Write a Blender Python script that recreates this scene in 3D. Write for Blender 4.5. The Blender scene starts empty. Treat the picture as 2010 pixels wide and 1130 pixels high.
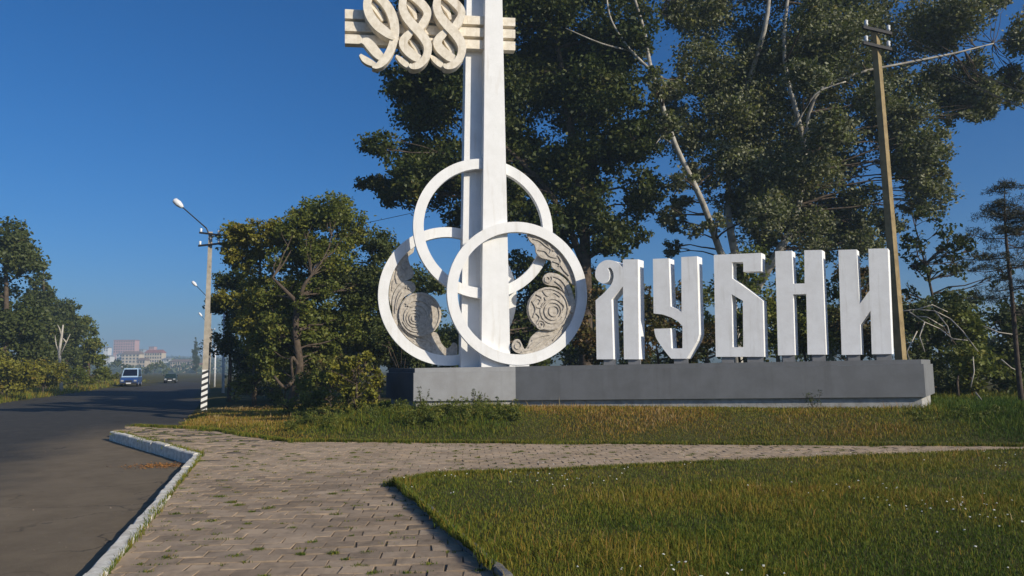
import bpy, math, random
import numpy as np
from mathutils import Vector
from mathutils.geometry import tessellate_polygon
R = math.radians
rng = np.random.default_rng(7)
random.seed(7)
S = bpy.context.scene
COL = S.collection

# ------------------------------------------------------------ camera
FPX, CXP, CYP = 1400.0, 1005.0, 565.0          # focal length and centre in photograph pixels
EYE = 1.65
PITCH = math.atan((721.7 - CYP) / FPX)
ROLL = R(0.5)
cam_d = bpy.data.cameras.new('camera'); cam = bpy.data.objects.new('camera', cam_d); COL.objects.link(cam)
cam_d.sensor_width = 36.0; cam_d.lens = 36.0 * FPX / 2010.0
cam_d.clip_start = 0.1; cam_d.clip_end = 8000
_f = Vector((0, math.cos(PITCH), math.sin(PITCH)))
_r0 = Vector((1, 0, 0)); _u0 = _r0.cross(_f)
RT = _r0 * math.cos(ROLL) - _u0 * math.sin(ROLL)
UP = _u0 * math.cos(ROLL) + _r0 * math.sin(ROLL)
from mathutils import Matrix
cam.matrix_world = Matrix(((RT.x, UP.x, -_f.x, 0), (RT.y, UP.y, -_f.y, 0), (RT.z, UP.z, -_f.z, EYE), (0, 0, 0, 1)))
S.camera = cam

# ------------------------------------------------------------ sky, sun, exposure
SUN_AZ, SUN_EL = 54.0, 25.5                     # degrees right of straight behind the camera, above the horizon
SUNV = Vector((math.sin(R(SUN_AZ)) * math.cos(R(SUN_EL)), -math.cos(R(SUN_AZ)) * math.cos(R(SUN_EL)), math.sin(R(SUN_EL))))
W = bpy.data.worlds.new('World'); S.world = W; W.use_nodes = True
wn = W.node_tree.nodes; wl = W.node_tree.links
for n in list(wn): wn.remove(n)
wo = wn.new('ShaderNodeOutputWorld'); wb = wn.new('ShaderNodeBackground'); ws = wn.new('ShaderNodeTexSky')
ws.sky_type = 'NISHITA'; ws.sun_disc = False
ws.sun_elevation = R(SUN_EL); ws.sun_rotation = R(180.0 - SUN_AZ)
ws.air_density = 1.0; ws.dust_density = 2.0; ws.ozone_density = 10.0; ws.altitude = 100
wb.inputs['Strength'].default_value = 0.099
wh = wn.new('ShaderNodeHueSaturation'); wh.inputs['Saturation'].default_value = 1.13; wl.new(ws.outputs[0], wh.inputs['Color']); wl.new(wh.outputs[0], wb.inputs[0]); wl.new(wb.outputs[0], wo.inputs[0])
sl = bpy.data.lights.new('sun', 'SUN'); sl.energy = 4.5; sl.angle = R(0.5); sl.color = (1.0, 0.90, 0.73)
so = bpy.data.objects.new('sun', sl); COL.objects.link(so)
so.rotation_euler = (-SUNV).to_track_quat('-Z', 'Y').to_euler()
S.view_settings.view_transform = 'Standard'; S.view_settings.look = 'None'
S.view_settings.exposure = 0.1; S.view_settings.gamma = 1.0
S.cycles.use_denoising = True
S.cycles.max_bounces = 6; S.cycles.transparent_max_bounces = 8
S.cycles.volume_bounces = 0

# ------------------------------------------------------------ pixel -> place
def ray(px, py):
    return (RT * ((px - CXP) / FPX) - UP * ((py - CYP) / FPX) + _f)
ORG = Vector((0, 0, EYE))
def at_y(px, py, Y):
    d = ray(px, py); return ORG + d * (Y / d.y)
def at_z(px, py, z):
    d = ray(px, py); return ORG + d * ((z - EYE) / d.z)
def at_plane(px, py, p0, n):
    d = ray(px, py); return ORG + d * ((p0 - ORG).dot(n) / d.dot(n))

# ------------------------------------------------------------ materials
MATS = {}
def new_mat(name):
    m = bpy.data.materials.new(name); m.use_nodes = True
    nt = m.node_tree; b = nt.nodes['Principled BSDF']
    MATS[name] = m
    return m, nt, b
def nd(nt, t, **k):
    n = nt.nodes.new(t)
    for a, v in k.items(): setattr(n, a, v)
    return n
def noise(nt, scale, detail=4, rough=.55, coord='Object', vec=None):
    n = nd(nt, 'ShaderNodeTexNoise'); n.inputs['Scale'].default_value = scale
    n.inputs['Detail'].default_value = detail; n.inputs['Roughness'].default_value = rough
    if vec is None:
        g = nd(nt, 'ShaderNodeNewGeometry'); nt.links.new(g.outputs['Position'], n.inputs['Vector'])
    else: nt.links.new(vec, n.inputs['Vector'])
    return n.outputs['Fac']
def ramp(nt, fac, stops):
    r = nd(nt, 'ShaderNodeValToRGB'); e = r.color_ramp.elements
    while len(e) < len(stops): e.new(0.5)
    for i, (p, c) in enumerate(stops):
        e[i].position = p; e[i].color = (*c, 1) if len(c) == 3 else c
    nt.links.new(fac, r.inputs['Fac']); return r.outputs['Color']
def mixc(nt, fac, a, b, mode='MIX'):
    m = nd(nt, 'ShaderNodeMix', data_type='RGBA', blend_type=mode)
    for s, v in ((0, fac), (6, a), (7, b)):
        if isinstance(v, (int, float)): m.inputs[s].default_value = v
        elif isinstance(v, tuple): m.inputs[s].default_value = (*v, 1)
        else: nt.links.new(v, m.inputs[s])
    return m.outputs[2]
def bump(nt, b, h, strength=.3, dist=.02):
    n = nd(nt, 'ShaderNodeBump'); n.inputs['Strength'].default_value = strength; n.inputs['Distance'].default_value = dist
    nt.links.new(h, n.inputs['Height']); nt.links.new(n.outputs[0], b.inputs['Normal'])
def mapr(nt, v, a, b_, c, d):
    m = nd(nt, 'ShaderNodeMapRange'); nt.links.new(v, m.inputs[0])
    for i, q in enumerate((a, b_, c, d)): m.inputs[i + 1].default_value = q
    return m.outputs[0]
def paint(name, c1, c2, scale=3, rough=.7, bs=.25, stain=None, sscale=1.2):
    m, nt, b = new_mat(name)
    f = noise(nt, scale, 6, .62); col = ramp(nt, f, [(.35, c2), (.62, c1)])
    if stain:
        # vertical weather streaks
        g = nd(nt, 'ShaderNodeNewGeometry'); mp = nd(nt, 'ShaderNodeMapping'); mp.inputs['Scale'].default_value = (sscale * 5, sscale * 5, sscale * .5)
        nt.links.new(g.outputs['Position'], mp.inputs['Vector'])
        s = noise(nt, 1.0, 5, .6, vec=mp.outputs[0])
        col = mixc(nt, mapr(nt, s, .55, .8, 0, .55), col, stain)
    nt.links.new(col, b.inputs['Base Color']); b.inputs['Roughness'].default_value = rough
    b.inputs['Specular IOR Level'].default_value = .25
    bump(nt, b, noise(nt, scale * 9, 5, .7), bs, .01)
    return m
paint('white_paint', (.82, .815, .80), (.76, .755, .735), 2.5, .75, .25, (.52, .47, .38), 1.2)
paint('letter_paint', (.86, .855, .84), (.79, .78, .76), 3, .8, .3, (.5, .47, .41), 1.1)
paint('beige_concrete', (.80, .735, .62), (.66, .59, .47), 7, .85, .5, (.30, .22, .13), 1.6)
paint('relief_concrete', (.56, .51, .44), (.36, .32, .27), 11, .9, .6, (.28, .22, .16), 2)
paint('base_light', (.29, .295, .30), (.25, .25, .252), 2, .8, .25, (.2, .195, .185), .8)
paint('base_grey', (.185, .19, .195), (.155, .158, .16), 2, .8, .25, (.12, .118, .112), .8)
paint('footing_concrete', (.42, .41, .39), (.28, .27, .25), 5, .9, .5, (.2, .19, .17), 1)
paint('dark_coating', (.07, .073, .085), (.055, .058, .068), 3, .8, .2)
paint('grit', (.24, .19, .14), (.14, .11, .08), 9, .95, .2)
paint('plinth_grey', (.22, .22, .225), (.18, .18, .18), 4, .85, .2)
paint('pole_concrete', (.40, .36, .30), (.30, .27, .22), 4, .9, .4, (.22, .19, .15), 1)
paint('pole_rust', (.33, .25, .13), (.22, .165, .085), 4, .9, .4, (.18, .12, .07), 1)
paint('dark_metal', (.03, .03, .035), (.02, .02, .02), 9, .5, .1)
paint('porcelain', (.8, .8, .78), (.7, .7, .68), 9, .25, .05)
paint('lamp_white', (.78, .79, .8), (.7, .7, .7), 9, .3, .05)
paint('white_pipe', (.62, .63, .64), (.5, .5, .5), 6, .5, .1)
paint('bark', (.12, .09, .065), (.05, .038, .028), 5, .95, .8)
paint('bark_pale', (.48, .45, .39), (.24, .21, .17), 2.5, .9, .5, (.08, .07, .055), 1.5)
paint('bark_dead', (.50, .46, .40), (.36, .32, .27), 4, .9, .4)
paint('bark_pine', (.10, .075, .06), (.05, .038, .03), 5, .95, .6)
paint('kerb_white', (.78, .74, .64), (.52, .47, .38), 9, .85, .6, (.30, .28, .25), 2.5)
paint('kerb_old', (.20, .19, .175), (.11, .105, .10), 8, .95, .6)
paint('van_blue', (.02, .06, .2), (.018, .05, .17), 3, .3, .02)
paint('van_pale', (.35, .48, .62), (.3, .42, .55), 3, .35, .02)
paint('car_green', (.02, .035, .03), (.016, .03, .025), 3, .3, .02)
paint('rubber', (.015, .015, .015), (.01, .01, .01), 9, .9, .1)
paint('chrome', (.5, .5, .5), (.4, .4, .4), 9, .3, .02)
paint('plate_white', (.7, .7, .7), (.6, .6, .6), 9, .4, .02)
m, nt, b = new_mat('glass_dark'); b.inputs['Base Color'].default_value = (.008, .012, .028, 1); b.inputs['Roughness'].default_value = .35; b.inputs['Specular IOR Level'].default_value = .1
m, nt, b = new_mat('headlight_glass'); b.inputs['Base Color'].default_value = (.75, .78, .8, 1); b.inputs['Roughness'].default_value = .1; b.inputs['Metallic'].default_value = .6
for nm, c in (('town_cream', (.62, .50, .34)), ('town_pink', (.56, .30, .24)), ('town_white', (.72, .70, .66)), ('town_tan', (.5, .4, .28)), ('town_grey', (.35, .36, .36))):
    paint(nm, c, tuple(v * .85 for v in c), .3, .9, .1)
for nm, c in (('roof_red', (.28, .10, .07)), ('roof_grey', (.2, .2, .21)), ('roof_brown', (.2, .13, .09))):
    paint(nm, c, tuple(v * .8 for v in c), .4, .9, .1)
paint('town_window', (.04, .045, .05), (.03, .03, .035), 1, .2, .02)
paint('wire', (.02, .02, .02), (.015, .015, .015), 3, .6, .0)

# stripes of black and white paint wound round the foot of the lamp post
m, nt, b = new_mat('striped_paint')
tc = nd(nt, 'ShaderNodeTexCoord'); sp = nd(nt, 'ShaderNodeSeparateXYZ'); nt.links.new(tc.outputs['Object'], sp.inputs[0])
q = nd(nt, 'ShaderNodeMath', operation='MULTIPLY_ADD'); q.inputs[1].default_value = -.5; nt.links.new(sp.outputs[0], q.inputs[0]); nt.links.new(sp.outputs[2], q.inputs[2])
q2 = nd(nt, 'ShaderNodeMath', operation='MULTIPLY'); q2.inputs[1].default_value = 1 / .262; nt.links.new(q.outputs[0], q2.inputs[0])
q3 = nd(nt, 'ShaderNodeMath', operation='FRACT'); nt.links.new(q2.outputs[0], q3.inputs[0])
q4 = nd(nt, 'ShaderNodeMath', operation='GREATER_THAN'); q4.inputs[1].default_value = .46; nt.links.new(q3.outputs[0], q4.inputs[0])
nt.links.new(mixc(nt, q4.outputs[0], (.02, .02, .022), (.75, .75, .73)), b.inputs['Base Color']); b.inputs['Roughness'].default_value = .7

# asphalt with dusty brown layby
m, nt, b = new_mat('asphalt')
g = nd(nt, 'ShaderNodeNewGeometry')
dot = nd(nt, 'ShaderNodeVectorMath', operation='DOT_PRODUCT'); dot.inputs[1].default_value = (.93, .37, 0); nt.links.new(g.outputs['Position'], dot.inputs[0])
nz = noise(nt, .35, 5, .6)
ad = nd(nt, 'ShaderNodeMath', operation='MULTIPLY_ADD'); ad.inputs[1].default_value = 3.0; nt.links.new(nz, ad.inputs[0]); nt.links.new(dot.outputs['Value'], ad.inputs[2])
dust = mapr(nt, ad.outputs[0], -3.4, -1.4, 0, 1)
sep = nd(nt, 'ShaderNodeSeparateXYZ'); nt.links.new(g.outputs['Position'], sep.inputs[0])
near = mapr(nt, sep.outputs[1], 26, 20, 0, 1)
dm = nd(nt, 'ShaderNodeMath', operation='MULTIPLY'); nt.links.new(dust, dm.inputs[0]); nt.links.new(near, dm.inputs[1])
ca = ramp(nt, noise(nt, 2.2, 8, .7), [(.3, (.038, .036, .032)), (.7, (.06, .056, .05))])
cd = ramp(nt, noise(nt, 1.6, 8, .7), [(.3, (.128, .098, .062)), (.7, (.2, .156, .102))])
cc = mixc(nt, dm.outputs[0], ca, cd)
cc = mixc(nt, mapr(nt, noise(nt, 55, 3, .7), .5, .8, 0, .18), cc, (.22, .19, .15))
cc = mixc(nt, mapr(nt, noise(nt, .8, 6, .7), .58, .75, 0, .5), cc, (.05, .045, .042))
vo = nd(nt, 'ShaderNodeTexVoronoi'); vo.feature = 'DISTANCE_TO_EDGE'; vo.inputs['Scale'].default_value = .55
wp = nd(nt, 'ShaderNodeTexNoise'); wp.inputs['Scale'].default_value = 1.3; wp.inputs['Detail'].default_value = 6; nt.links.new(g.outputs['Position'], wp.inputs['Vector'])
wv = nd(nt, 'ShaderNodeVectorMath', operation='MULTIPLY_ADD'); wv.inputs[1].default_value = (1.6, 1.6, 0); nt.links.new(wp.outputs['Color'], wv.inputs[0]); nt.links.new(g.outputs['Position'], wv.inputs[2]); nt.links.new(wv.outputs[0], vo.inputs['Vector'])
crack = mapr(nt, vo.outputs['Distance'], .004, .016, .75, 0)
ck = nd(nt, 'ShaderNodeMath', operation='MULTIPLY'); nt.links.new(crack, ck.inputs[0]); nt.links.new(mapr(nt, noise(nt, .3, 3, .5), .45, .6, 0, 1), ck.inputs[1])
cc = mixc(nt, ck.outputs[0], cc, (.03, .026, .022))
cc = mixc(nt, mapr(nt, noise(nt, 3.1, 7, .75), .56, .72, 0, .35), cc, (.22, .18, .13))
nt.links.new(cc, b.inputs['Base Color']); b.inputs['Roughness'].default_value = .9; b.inputs['Specular IOR Level'].default_value = .2
bump(nt, b, noise(nt, 60, 5, .75), .6, .01)

# concrete paving slabs
m, nt, b = new_mat('paver')
oi = nd(nt, 'ShaderNodeObjectInfo')
c0 = ramp(nt, noise(nt, .9, 5, .6), [(.3, (.31, .225, .148)), (.7, (.43, .325, .225))])
c1 = mixc(nt, mapr(nt, noise(nt, 1.7, 8, .7), .42, .72, 0, .7), c0, (.17, .135, .10))
c2 = mixc(nt, mapr(nt, noise(nt, 14, 5, .7), .5, .8, 0, .5), c1, (.42, .345, .26))
c2 = mixc(nt, mapr(nt, noise(nt, 5.5, 4, .6), .5, .72, 0, .6), c2, (.15, .115, .08))
vv = mapr(nt, oi.outputs['Random'], 0, 1, .78, 1.14)
c3 = mixc(nt, 1.0, c2, vv, 'MULTIPLY')
nt.links.new(c3, b.inputs['Base Color']); b.inputs['Roughness'].default_value = .92; b.inputs['Specular IOR Level'].default_value = .2
bump(nt, b, noise(nt, 24, 6, .75), .7, .012)
m, nt, b = new_mat('path_bed')
nt.links.new(ramp(nt, noise(nt, 5, 6, .7), [(.3, (.055, .045, .025)), (.5, (.13, .10, .066)), (.65, (.18, .14, .095)), (.78, (.06, .065, .022))]), b.inputs['Base Color']); b.inputs['Roughness'].default_value = 1

m, nt, b = new_mat('soil')
cs = ramp(nt, noise(nt, .25, 6, .6), [(.3, (.06, .06, .022)), (.5, (.09, .082, .03)), (.7, (.13, .10, .045))])
cs = mixc(nt, mapr(nt, noise(nt, 4, 6, .7), .45, .7, 0, .6), cs, (.05, .05, .02))
nt.links.new(cs, b.inputs['Base Color']); b.inputs['Roughness'].default_value = 1; b.inputs['Specular IOR Level'].default_value = .05
bump(nt, b, noise(nt, 9, 6, .7), .8, .05)
m, nt, b = new_mat('far_hill')
nt.links.new(ramp(nt, noise(nt, .02, 6, .6), [(.3, (.04, .055, .025)), (.6, (.06, .075, .035)), (.75, (.1, .1, .05))]), b.inputs['Base Color']); b.inputs['Roughness'].default_value = 1

def leaf_mat(name, stops, back=None, trans=.3, rough=.55, spec=.3):
    m = bpy.data.materials.new(name); m.use_nodes = True; nt = m.node_tree
    for n in list(nt.nodes): nt.nodes.remove(n)
    out = nd(nt, 'ShaderNodeOutputMaterial'); p = nd(nt, 'ShaderNodeBsdfPrincipled'); t = nd(nt, 'ShaderNodeBsdfTranslucent'); mx = nd(nt, 'ShaderNodeMixShader')
    a = nd(nt, 'ShaderNodeAttribute'); a.attribute_name = 'tint'
    c = ramp(nt, a.outputs['Fac'], stops)
    if back:
        g = nd(nt, 'ShaderNodeNewGeometry'); c = mixc(nt, g.outputs['Backfacing'], c, back)
    nt.links.new(c, p.inputs['Base Color']); nt.links.new(c, t.inputs['Color'])
    p.inputs['Roughness'].default_value = rough; p.inputs['Specular IOR Level'].default_value = spec
    mx.inputs[0].default_value = trans
    nt.links.new(p.outputs[0], mx.inputs[1]); nt.links.new(t.outputs[0], mx.inputs[2]); nt.links.new(mx.outputs[0], out.inputs[0])
    MATS[name] = m
leaf_mat('leaf_dark', [(0, (.024, .04, .009)), (.55, (.065, .085, .016)), (.9, (.14, .14, .026)), (1, (.2, .16, .03))])
leaf_mat('leaf_poplar', [(0, (.05, .07, .016)), (.55, (.125, .145, .03)), (.9, (.21, .205, .05)), (1, (.3, .23, .05))], back=(.21, .215, .12), trans=.3)
leaf_mat('leaf_mid', [(0, (.065, .09, .014)), (.6, (.155, .175, .03)), (.95, (.25, .225, .04)), (1, (.26, .2, .04))])
leaf_mat('leaf_yellow', [(0, (.10, .12, .015)), (.5, (.23, .215, .027)), (.9, (.23, .19, .03)), (1, (.3, .19, .04))])
leaf_mat('leaf_brown', [(0, (.05, .06, .016)), (.4, (.10, .09, .026)), (.75, (.18, .105, .035)), (1, (.26, .12, .035))])
leaf_mat('leaf_far', [(0, (.045, .065, .018)), (.7, (.10, .12, .034)), (1, (.17, .165, .045))])
leaf_mat('needle', [(0, (.03, .036, .018)), (.6, (.05, .055, .026)), (1, (.12, .08, .04))], trans=.1)
leaf_mat('grass_blade', [(0, (.05, .095, .012)), (.3, (.12, .155, .02)), (.5, (.21, .195, .026)), (.7, (.29, .20, .032)), (.85, (.33, .165, .042)), (1, (.44, .33, .15))], trans=.25, spec=.12)
leaf_mat('petal', [(0, (.7, .7, .66)), (1, (.8, .78, .6))], trans=.2)
leaf_mat('litter', [(0, (.42, .18, .035)), (1, (.28, .14, .04))], trans=.05)

# ------------------------------------------------------------ mesh helpers
def mesh_obj(name, V, F, mat, parent=None, smooth=False):
    me = bpy.data.meshes.new(name)
    o = bpy.data.objects.new(name, me)
    base = Vector((0, 0, 0))
    p = parent
    while p is not None: base = base + p.location; p = p.parent
    me.from_pydata([tuple(Vector(v) - base) for v in V], [], F)
    me.materials.append(MATS[mat])
    if smooth:
        me.polygons.foreach_set('use_smooth', [True] * len(me.polygons))
    me.update()
    COL.objects.link(o)
    if parent is not None: o.parent = parent
    return o
def np_mesh(name, V, F, mat, parent=None, tint=None):
    """V (n,3) world, F (m,k) array"""
    base = Vector((0, 0, 0)); p = parent
    while p is not None: base = base + p.location; p = p.parent
    V = np.asarray(V, np.float32) - np.array(base[:], np.float32)
    F = np.asarray(F, np.int32); k = F.shape[1]
    me = bpy.data.meshes.new(name)
    me.vertices.add(len(V)); me.vertices.foreach_set('co', V.ravel())
    me.loops.add(F.size); me.loops.foreach_set('vertex_index', F.ravel())
    me.polygons.add(len(F)); me.polygons.foreach_set('loop_start', np.arange(0, F.size, k, dtype=np.int32))
    me.update(calc_edges=True)
    if tint is not None:
        a = me.attributes.new('tint', 'FLOAT', 'POINT'); a.data.foreach_set('value', np.asarray(tint, np.float32))
    me.materials.append(MATS[mat])
    o = bpy.data.objects.new(name, me); COL.objects.link(o)
    if parent is not None: o.parent = parent
    return o
def tag(o, label, cat, group=None, kind=None):
    if label: o['label'] = label
    if cat: o['category'] = cat
    if group: o['group'] = group
    if kind: o['kind'] = kind
    return o
def thing(name, loc, label, cat, group=None):
    o = bpy.data.objects.new(name, None); COL.objects.link(o); o.location = loc
    o.empty_display_size = .2
    return tag(o, label, cat, group)
def struct(o): o['kind'] = 'structure'; return o
class MB:
    def __init__(s): s.V = []; s.F = []
    def add(s, V, F):
        k = len(s.V); s.V += [Vector(v) for v in V]; s.F += [tuple(i + k for i in f) for f in F]; return s
    def box(s, c, h, ax=None):
        c = Vector(c); ax = ax or (Vector((1, 0, 0)), Vector((0, 1, 0)), Vector((0, 0, 1)))
        V = [c + ax[0] * (h[0] * i) + ax[1] * (h[1] * j) + ax[2] * (h[2] * k) for k in (-1, 1) for j in (-1, 1) for i in (-1, 1)]
        return s.add(V, [(0, 2, 3, 1), (4, 5, 7, 6), (0, 1, 5, 4), (2, 6, 7, 3), (0, 4, 6, 2), (1, 3, 7, 5)])
    def tube(s, pts, rad, n=8, cap=True):
        pts = [Vector(p) for p in pts]; rad = rad if hasattr(rad, '__len__') else [rad] * len(pts)
        V = []; F = []
        x = None
        for i, p in enumerate(pts):
            t = (pts[min(i + 1, len(pts) - 1)] - pts[max(i - 1, 0)]).normalized()
            if x is None: x = t.orthogonal().normalized()
            x = (x - t * x.dot(t)).normalized(); y = t.cross(x)
            for a in range(n):
                w = 2 * math.pi * a / n; V.append(p + (x * math.cos(w) + y * math.sin(w)) * rad[i])
        for i in range(len(pts) - 1):
            for a in range(n):
                F.append((i * n + a, i * n + (a + 1) % n, (i + 1) * n + (a + 1) % n, (i + 1) * n + a))
        if cap: F.append(tuple(range(n))[::-1]); F.append(tuple((len(pts) - 1) * n + a for a in range(n)))
        return s.add(V, F)
    def prism(s, loops, ext):
        """loops: outline (and holes) as world points on the front face; ext: vector to the back face"""
        ext = Vector(ext); loops = [[Vector(p) for p in l] for l in loops]
        tri = tessellate_polygon(loops); flat = [p for l in loops for p in l]; n = len(flat)
        V = flat + [p + ext for p in flat]
        F = [tuple(t) for t in tri] + [tuple(i + n for i in t[::-1]) for t in tri]
        k = 0
        for l in loops:
            m_ = len(l)
            for i in range(m_): F.append((k + i, k + (i + 1) % m_, k + (i + 1) % m_ + n, k + i + n))
            k += m_
        # outward normals
        kk = len(s.V); s.add(V, F)
        return s
    def obj(s, name, mat, parent=None, smooth=False):
        o = mesh_obj(name, s.V, s.F, mat, parent, smooth)
        import bmesh
        bm = bmesh.new(); bm.from_mesh(o.data); bmesh.ops.recalc_face_normals(bm, faces=bm.faces); bm.to_mesh(o.data); bm.free()
        return o
def catmull(pts, k=8, closed=False):
    pts = [np.array(p, float) for p in pts]; out = []; n = len(pts)
    for i in range(n if closed else n - 1):
        if closed: p0, p1, p2, p3 = (pts[(i + j - 1) % n] for j in range(4))
        else: p0, p1, p2, p3 = pts[max(i - 1, 0)], pts[i], pts[i + 1], pts[min(i + 2, n - 1)]
        for j in range(k):
            t = j / k
            out.append(.5 * (2 * p1 + (p2 - p0) * t + (2 * p0 - 5 * p1 + 4 * p2 - p3) * t * t + (3 * p1 - p0 - 3 * p2 + p3) * t ** 3))
    if not closed: out.append(pts[-1])
    return out
def ribbon(pts, k=8):
    """pts (x, y, width) in pixels -> outline polygon"""
    c = catmull(pts, k); L = []; Rr = []
    for i, p in enumerate(c):
        d = c[min(i + 1, len(c) - 1)][:2] - c[max(i - 1, 0)][:2]; d = d / (np.linalg.norm(d) + 1e-9)
        n = np.array((-d[1], d[0])); L.append(p[:2] + n * p[2] / 2); Rr.append(p[:2] - n * p[2] / 2)
    return L + Rr[::-1]
def fbm(x, y, sc, seed=0):
    r = np.random.default_rng(seed); v = 0; amp = 1; tot = 0
    for o in range(4):
        for k in range(3):
            a = r.uniform(0, 2 * np.pi); ph = r.uniform(0, 6.28); f = sc * (1.9 ** o) * r.uniform(.8, 1.25)
            v = v + amp * np.sin(f * (x * np.cos(a) + y * np.sin(a)) + ph + 1.3 * np.sin(f * .7 * (x * np.sin(a) - y * np.cos(a)) + ph * 2))
            tot += amp
        amp *= .6
    return v / tot
def sstep(a, b_, x):
    t = np.clip((x - a) / (b_ - a), 0, 1); return t * t * (3 - 2 * t)

# ------------------------------------------------------------ layout of the ground
UR = Vector((-.37, .929, 0)); NR = Vector((.929, .37, 0))    # along / across the road
ROAD_Z = -.19
g2 = lambda px, py, z=0: at_z(px, py, z)
KERB = [g2(150, 1206), g2(397, 893), g2(228, 849)]            # white kerb, its path side
LAWN = [g2(985, 1150), g2(968, 1128), g2(772, 952), g2(860, 934), g2(1100, 926), g2(1400, 910), g2(2010, 886), g2(2300, 876)]
EDGE = [g2(262, 836), g2(400, 842), g2(560, 866), g2(1005, 870), g2(2010, 876), g2(2300, 878)]     # foot of the bank
def ground_z(x, y):
    x = np.asarray(x, float); y = np.asarray(y, float)
    n = NR.x * x + NR.y * y
    # distance behind the foot of the bank
    ex = np.array([p.x for p in EDGE]); ey = np.array([p.y for p in EDGE])
    d = y - np.interp(x, ex, ey)
    rise = .47 * sstep(.1, 3.0, d) * sstep(-7.0, -2.0, x) + .12 * sstep(.0, 1.5, d) * sstep(-12, -7, x)
    rise = rise * (1 - .8 * sstep(34, 60, y))
    base = -.24 + .20 * sstep(-1.7, -.5, n) + .16 * (1 - sstep(-13.6, -12.1, n)) + .35 * (1 - sstep(-20, -13, n))
    base = np.where((d < 0) & (n > -12), -.26, base) 
    z = base + np.where(n > -1.8, rise, 0)
    z = z + .02 * fbm(x, y, .8, 3) * (n > 0) * (d > .5)
    return z
def gz(x, y): return float(ground_z(x, y))

xs = np.concatenate([-np.geomspace(45, 1500, 26)[::-1], np.arange(-44, 30.1, .45), np.geomspace(31, 1500, 26)])
ys = np.concatenate([np.array([-1500, -800, -400, -200, -100, -50, -25, -12, -6]), np.arange(-3, 45.1, .45), np.geomspace(46, 2200, 46)])
X, Y = np.meshgrid(xs, ys); Z = ground_z(X, Y)
nx, ny = len(xs), len(ys)
idx = np.arange(nx * ny).reshape(ny, nx)
Fq = np.stack([idx[:-1, :-1], idx[:-1, 1:], idx[1:, 1:], idx[1:, :-1]], -1).reshape(-1, 4)
gnd = np_mesh('ground', np.stack([X, Y, Z], -1).reshape(-1, 3), Fq, 'soil'); struct(gnd)
gnd.data.polygons.foreach_set('use_smooth', [True] * len(gnd.data.polygons))

# road: a strip of asphalt along the road direction, wide under the layby
V = []; F = []
svals = [-60, -20, -5, 0, 5, 10, 15, 20, 25, 30, 40, 60, 90, 140, 220, 400, 700]
nn = 8
for s_ in svals:
    right = 4.5 if s_ < 16 else (1.0 if s_ < 22 else -.2)
    for k in range(nn + 1):
        n_ = -12.6 + (right + 12.6) * k / nn
        p = UR * s_ + NR * n_
        V.append((p.x, p.y, ROAD_Z))
for i in range(len(svals) - 1):
    for k in range(nn):
        a = i * (nn + 1) + k; F.append((a, a + 1, a + nn + 2, a + nn + 1))
struct(mesh_obj('road', V, F, 'asphalt'))

# ------------------------------------------------------------ paved path
P2 = lambda v: (v.x, v.y)
far_r = at_z(2300, 878, 0)
path_poly = [P2(KERB[0]), P2(KERB[1]), P2(KERB[2]), P2(EDGE[0]), P2(EDGE[1]), P2(EDGE[2]), P2(EDGE[3]), P2(EDGE[4]), P2(EDGE[5]),
             P2(LAWN[-1]), P2(LAWN[-2]), P2(LAWN[5]), P2(LAWN[4]), P2(LAWN[3]), P2(LAWN[2]), P2(LAWN[1]), P2(LAWN[0]), (-.1, 3.2), (-1.9, 3.2)]
def inside(px, py, poly):
    px = np.asarray(px); py = np.asarray(py); r = np.zeros(px.shape, bool); n = len(poly); j = n - 1
    for i in range(n):
        xi, yi = poly[i]; xj, yj = poly[j]
        c = ((yi > py) != (yj > py)) & (px < (xj - xi) * (py - yi) / (yj - yi + 1e-12) + xi)
        r ^= c; j = i
    return r
path = MB().prism([[Vector((x, y, -.012)) for x, y in path_poly]], (0, 0, -.2)).obj('path', 'path_bed'); struct(path)
# slabs, 0.5 x 0.4 m, in rows across the walk
def clip_poly(poly, clip):
    pass
TW, TD = .29, .225
ang = R(4)
ca_, sa_ = math.cos(ang), math.sin(ang)
cells = []
for j in range(0, 104):
    for i in range(-70, 84):
        u = (i + (.5 if j % 2 else 0)) * TW; v = 2.6 + j * TD
        x = u * ca_ - v * sa_; y = u * sa_ + v * ca_
        cells.append((x, y, j, i))
cells = np.array(cells)
def corner_in(x, y, m=1.0):
    r = np.ones(x.shape, bool)
    for du, dv in ((-.42, -.42), (.42, -.42), (.42, .42), (-.42, .42)):
        xx = x + (du * TW * ca_ - dv * TD * sa_) * m; yy = y + (du * TW * sa_ + dv * TD * ca_) * m
        r &= inside(xx, yy, path_poly)
    return r
full = corner_in(cells[:, 0], cells[:, 1])
def any_in(x, y):
    r = np.zeros(x.shape, bool)
    for du, dv in ((-.5, -.5), (.5, -.5), (.5, .5), (-.5, .5), (0, 0)):
        r |= inside(x + du * TW * ca_ - dv * TD * sa_, y + du * TW * sa_ + dv * TD * ca_, path_poly)
    return r
half = ~full & any_in(cells[:, 0], cells[:, 1])
cells = cells[full | half]; isfull = full[full | half]
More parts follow.
